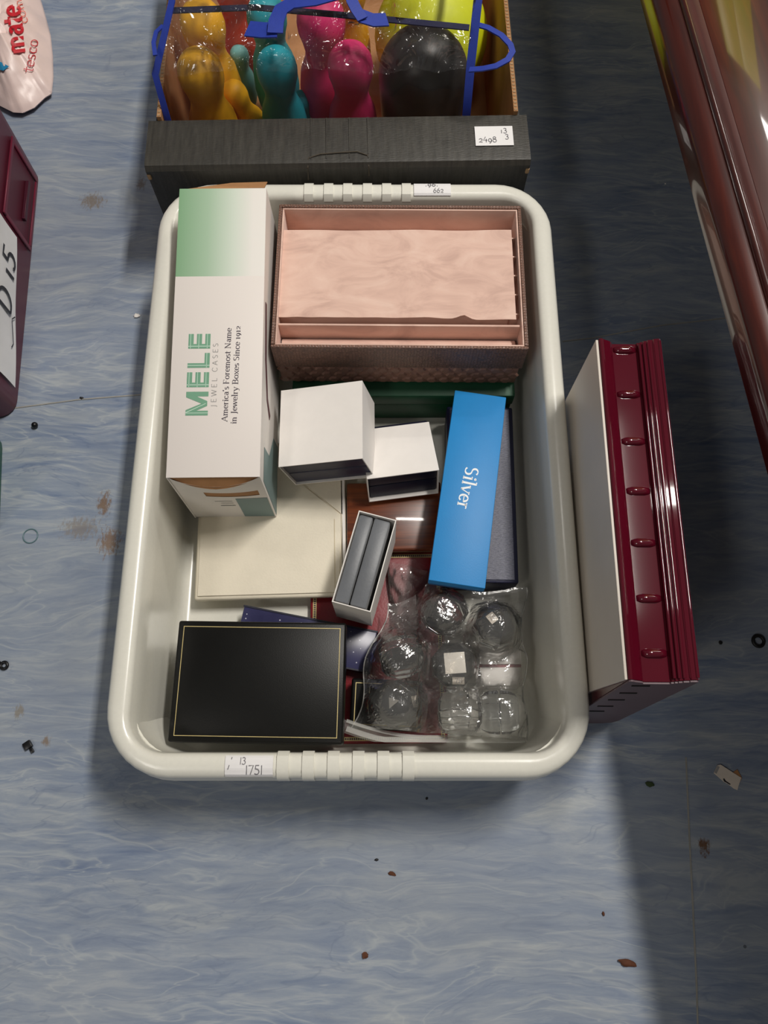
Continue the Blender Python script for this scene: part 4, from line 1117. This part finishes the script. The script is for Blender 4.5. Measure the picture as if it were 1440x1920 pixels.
# ================================================================== LEFT EDGE: CRATES AND SHOPPING BAG
def crate(name, label, m_body, m_rib, p0, p1, width, height, taper=.0, recess=True, sheet=False):
    d = (p1 - p0); L = d.length; yaw = math.atan2(-d.x, d.y)
    m = frame((p0.x, p0.y, 0), yaw)
    t = thing(name, label, 'crate', m)
    # local: y along the visible side, x negative is the crate's inside
    def ring(z, o, r): return [(q[0], q[1], z) for q in [(c[0] - width / 2, c[1] + L / 2) for c in rrect(width / 2 + o, L / 2 + o, r, 0, 5, 0, 0)]]
    w = .004
    rg = [ring(0, -.002, .018), ring(.003, 0, .02), ring(height - .02, taper, .022), ring(height - .019, taper + .003, .028), ring(height - .001, taper + .003, .028), ring(height, taper + .002, .027),
          ring(height, taper - w, .02), ring(.006, -w, .016)]
    MB().loops(rg, True, True, True).build('crate_body', m_body, t, True, 40)
    return t, m, L
p0, p1 = P(32, 783, 0), P(76, 318, 0)
ct, cm_, cl = crate('burgundy_crate', 'tall burgundy plastic crate with a white paper label on its side', 'burgundy_crate', 'burgundy_dark', p0, p1, .30, .26, .004)
def crate_details():
    i = cm_.inverted(); eo = i @ EYE
    def hit(u, v, x=.0035):
        dd = i.to_3x3() @ ray(u, v); q = eo + dd * ((x - eo.x) / dd.x); return q.y, q.z
    # raised frame around the hand recess: four bars proud of the wall
    ya, yb, za, zb = cl * .62, cl * .93, .010, .075
    for (y0, y1, z0, z1) in ((ya, yb, zb, zb + .006), (ya, ya + .006, za, zb - .0002), (yb - .006, yb, za, zb - .0002), (ya + .0062, yb - .0062, za, za + .004)):
        MB().rbox(.0005 + .004 * z0 / .26, .0030 + .004 * z0 / .26, y0, y1, z0, z1, .0008, 1).build('side_rib', 'burgundy_crate', ct, True)
    MB().rbox(.0005, .0046, cl * .70, cl * .86, .030, .036, .0006, 1).build('grip_edge', 'burgundy_dark', ct, True)
    # paper sheet taped on the wall
    y0, y1 = cl * .085, cl * .60; z0, z1 = .016, .115
    X = lambda z: .0012 + .004 * (z / .24)
    sh = MB().grid(lambda a, b: Vector((X(z0 + (z1 - z0) * b) + .0012 + .0006 * sin(a * 9 + b * 7), y0 + (y1 - y0) * a, z0 + .030 * a + (z1 - z0) * b)), 12, 8).build('paper_label', 'paper', ct, True)
    def put(x, y): 
        yy = y0 + .070 + x * .044; zz = .046 + y * .044
        return Vector((X(zz) + .0026, yy, zz))
    q = write('D 15', put, .09, .09, False)[0].build('pen_marks', 'pen', sh); b = MB()
    pts = [(.2, -.25), (.05, -.1), (-.3, -.22), (-.55, -.3), (-.7, -.22)]
    nib(b, pts, put, .04, .04)
    b.build('pen_line', 'pen', sh)
crate_details()
p0, p1 = P(1, 1010, 0), P(8, 812, 0)
gt, gm_, gl = crate('green_crate', 'green plastic crate cut off at the left edge beside the burgundy crate', 'green_crate', 'green_crate', p0, p1, .28, .20, .0)

def shop_bag():
    out = [(62, -40), (76, 0), (84, 28), (93, 62), (97, 100), (98, 140), (95, 170), (82, 178), (62, 197), (40, 207), (22, 206), (-10, 190), (-70, 120), (-110, 40), (-80, -30), (0, -60)]
    c = P(5, 70, .02); t = thing('shopping_bag', 'crumpled pinkish-white plastic carrier bag with red lettering behind the burgundy crate', 'bag', (c.x, c.y, 0))
    def hz(x, y, f):
        q = Vector((x * 24, y * 24, 4))
        return .004 + .045 * (1 - f ** 2.2) + (.018 * (abs(noise.noise(q)) - .2) + .012 * (abs(noise.noise(q * 2.6)) - .2) + .004 * (abs(noise.noise(q * 6)) - .2)) * (1 - f ** 6)
    rim = [P(u, v, .012) for u, v in out]
    # resample the outline, then fill with rings to the middle
    pts = []
    for k in range(len(rim)):
        for j in range(5): pts.append(rim[k] + (rim[(k + 1) % len(rim)] - rim[k]) * (j / 5))
    def top(f, p):
        q = c + (p - c) * f; return Vector((q.x - c.x, q.y - c.y, hz(q.x, q.y, f) + .004))
    rings = [[Vector((p.x - c.x, p.y - c.y, .0006)) * .94 for p in pts], [top(1.0, p) for p in pts]] + [[top(f, p) for p in pts] for f in (.97, .93, .87, .8, .72, .63, .54, .45, .36, .27, .18, .09, .02)]
    for p in rings[0]: p.z = .0006
    body = MB().loops(rings, True, True, True).build('bag_body', 'shopbag', t, True, 70)
    from mathutils.bvhtree import BVHTree
    bv = BVHTree.FromPolygons([v.co for v in body.data.vertices], [p.vertices for p in body.data.polygons])
    def drape(u, v, e=.0028):
        d = ray(u, v); oo = EYE - Vector((c.x, c.y, 0))
        h = bv.ray_cast(oo, d); return h[0] + Vector((0, 0, e)) if h[0] else P(u, v, .03) - Vector((c.x, c.y, 0))
    def word(txt, a, b_, size, thick, thin, name, mt):
        wd = width_of(txt); du, dv = b_[0] - a[0], b_[1] - a[1]; L = hypot(du, dv); du /= L; dv /= L; s = L / wd
        q, _ = write(txt, lambda x, y: drape(a[0] + du * x * s + dv * y * size, a[1] + dv * x * s - du * y * size), thick, thin, False)
        q.build(name, mt, body)
    word('mate', (50, 103), (38, 12), 50, .15, .10, 'red_lettering', 'print_red')
    word('tesco', (63, 140), (74, 78), 28, .06, .05, 'thin_lettering', 'print_red')
    word('come', (55, 46), (38, -12), 22, .05, .04, 'faint_lettering', 'foam_orange')
    MB().add([drape(0, 118), drape(19, 128), drape(8, 136), drape(0, 134)], [(0, 1, 2, 3)]).build('blue_print', 'print_cyan', body)
shop_bag()

# ================================================================== LITTER ON THE FLOOR
def litter_ball(u, v, r, label):
    p = P(u, v, r)
    o = MB().lathe([(max(r * sin(pi * i / 10), .0003), -r * cos(pi * i / 10)) for i in range(11)], 14).build('rubber_ball', 'black_plastic', None, True, 70)
    o.location = (p.x, p.y, r); tag(o, label, 'litter')
litter_ball(65, 797, .0036, 'small black rubber ball on the floor by the green crate')
def ring_at(u, v, R0, r, m, name, label):
    p = P(u, v, r); o = MB().tube([(R0 * cos(2 * pi * k / 28), R0 * sin(2 * pi * k / 28), 0) for k in range(28)], r, 8, True).build(name, m, None, True, 80)
    o.location = (p.x, p.y, r); tag(o, label, 'litter')
ring_at(57, 1005, .0078, .0006, 'band', 'plastic_ring', 'thin translucent plastic ring on the floor left of the tub')
ring_at(1422, 1202, .0055, .0018, 'rubber', 'rubber_washer', 'black rubber washer on the dark floor at the right edge')
def eyelet():
    p = P(9, 1248, 0); t = thing('cable_tie_end', 'black cable eyelet lying on the floor at the left edge', 'litter', (p.x, p.y, 0))
    MB().tube([(.0034 * cos(2 * pi * k / 16), .0034 * sin(2 * pi * k / 16), .0016) for k in range(16)], .0016, 8, True).build('eyelet', 'black_plastic', t, True, 80)
    MB().tube([(-.003, .002, .0016), (-.010, .006, .0016), (-.018, .012, .0016)], .0012, 8).build('stem', 'black_plastic', t, True, 80)
eyelet()
def clip():
    p = P(55, 1398, 0); t = thing('plastic_clip', 'broken black plastic clip on the floor left of the tub corner', 'litter', frame((p.x, p.y, 0), R(35)))
    MB().rbox(-.0045, .0035, -.003, .0045, 0, .004, .0008).build('clip_body', 'black_plastic', t, True)
    MB().rbox(-.001, .0022, -.0085, -.0032, .0005, .0030, .0006).build('clip_tongue', 'black_plastic', t, True)
clip()
def price_tag():
    p = P(1362, 1456, 0); t = thing('price_tag', 'torn off-white price tag on the dark floor at the right', 'litter', frame((p.x, p.y, .0002), R(-32)))
    MB().prism([(-.0125, -.004), (-.0125, .0045), (-.010, .0068), (.012, .0062), (.0128, -.002), (.0136, -.0062), (.010, -.0068), (.004, -.0060), (-.001, -.0062)], .0012, .0018, lambda q, z: (q[0], q[1], z)).build('tag_card', 'tag', t)
    MB().prism([(.001, .002), (.006, .0115), (.013, .0065), (.0128, -.001)], 0, .0010, lambda q, z: (q[0], q[1], z)).build('torn_backing', 'kraft', t)
    MB().box(-.0124, -.0100, -.0032, .0042, .0019, .0020).build('printed_bar', 'print_grey', t)
    MB().add([(-.001, -.0058, .0020), (.0055, -.0056, .0020), (.0055, -.0046, .0020), (.0005, -.0044, .0020), (-.002, -.0030, .0020), (-.0026, -.0042, .0020)], [(0, 1, 2, 3, 4, 5)]).build('printed_figure', 'pen', t)
price_tag()
def crumb(name, u, v, s, m, label, el=1.0, yaw=0.0):
    p = P(u, v, 0); rnd = random.Random(int(u * 7 + v))
    b = bmesh.new(); bmesh.ops.create_icosphere(b, subdivisions=2, radius=1)
    vs = []
    for q in b.verts:
        k = 1 + .5 * noise.noise(q.co * 1.7 + Vector((u, v, 0)))
        vs.append((q.co.x * s * el * k, q.co.y * s * k, (q.co.z + 1) * s * .45 * k))
    b.verts.index_update(); fs = [[q.index for q in f.verts] for f in b.faces]; b.free()
    o = MB().add(vs, fs).build(name, m, None, True, 80); o.location = (p.x, p.y, 0.0002); o.rotation_euler[2] = R(yaw)
    mz = min(q[2] for q in vs); o.location.z = -mz + .0001
    tag(o, label, 'litter')
crumb('white_fleck', 257, 593, .0028, 'white_card', 'white fleck on the floor between the burgundy crate and the tub', 1.5)
crumb('black_speck', 153, 747, .0016, 'rubber', 'tiny black speck on the floor seam left of the tub', 1.5)
crumb('black_speck', 1350, 1205, .0020, 'rubber', 'tiny black speck on the dark floor right of the burgundy case')
crumb('leaf_scrap', 1176, 1805, .0032, 'bark', 'curled brown leaf scrap on the floor at the bottom right', 2.6, -12)
crumb('leaf_scrap', 685, 1791, .0026, 'bark', 'brown leaf scrap on the floor at the bottom middle', 1.1, 20)
crumb('leaf_scrap', 735, 1638, .0018, 'bark', 'tiny brown scrap on the floor below the tub', 2.2, -15)
crumb('leaf_scrap', 1131, 1713, .0020, 'bark', 'short brown splinter on the floor below the burgundy case', .6, 10)
crumb('green_crumb', 1218, 1470, .0024, 'moss', 'small green crumb on the floor below the burgundy case', 1.8, -15)
crumb('black_speck', 800, 1497, .0012, 'rubber', 'tiny black speck on the floor just below the tub rim')
crumb('black_speck', 706, 1612, .0012, 'rubber', 'tiny black speck on the open floor below the tub', 1.6)
crumb('white_fleck', 1247, 345, .0010, 'white_card', 'tiny white fleck on the dark floor beside the cabinet')
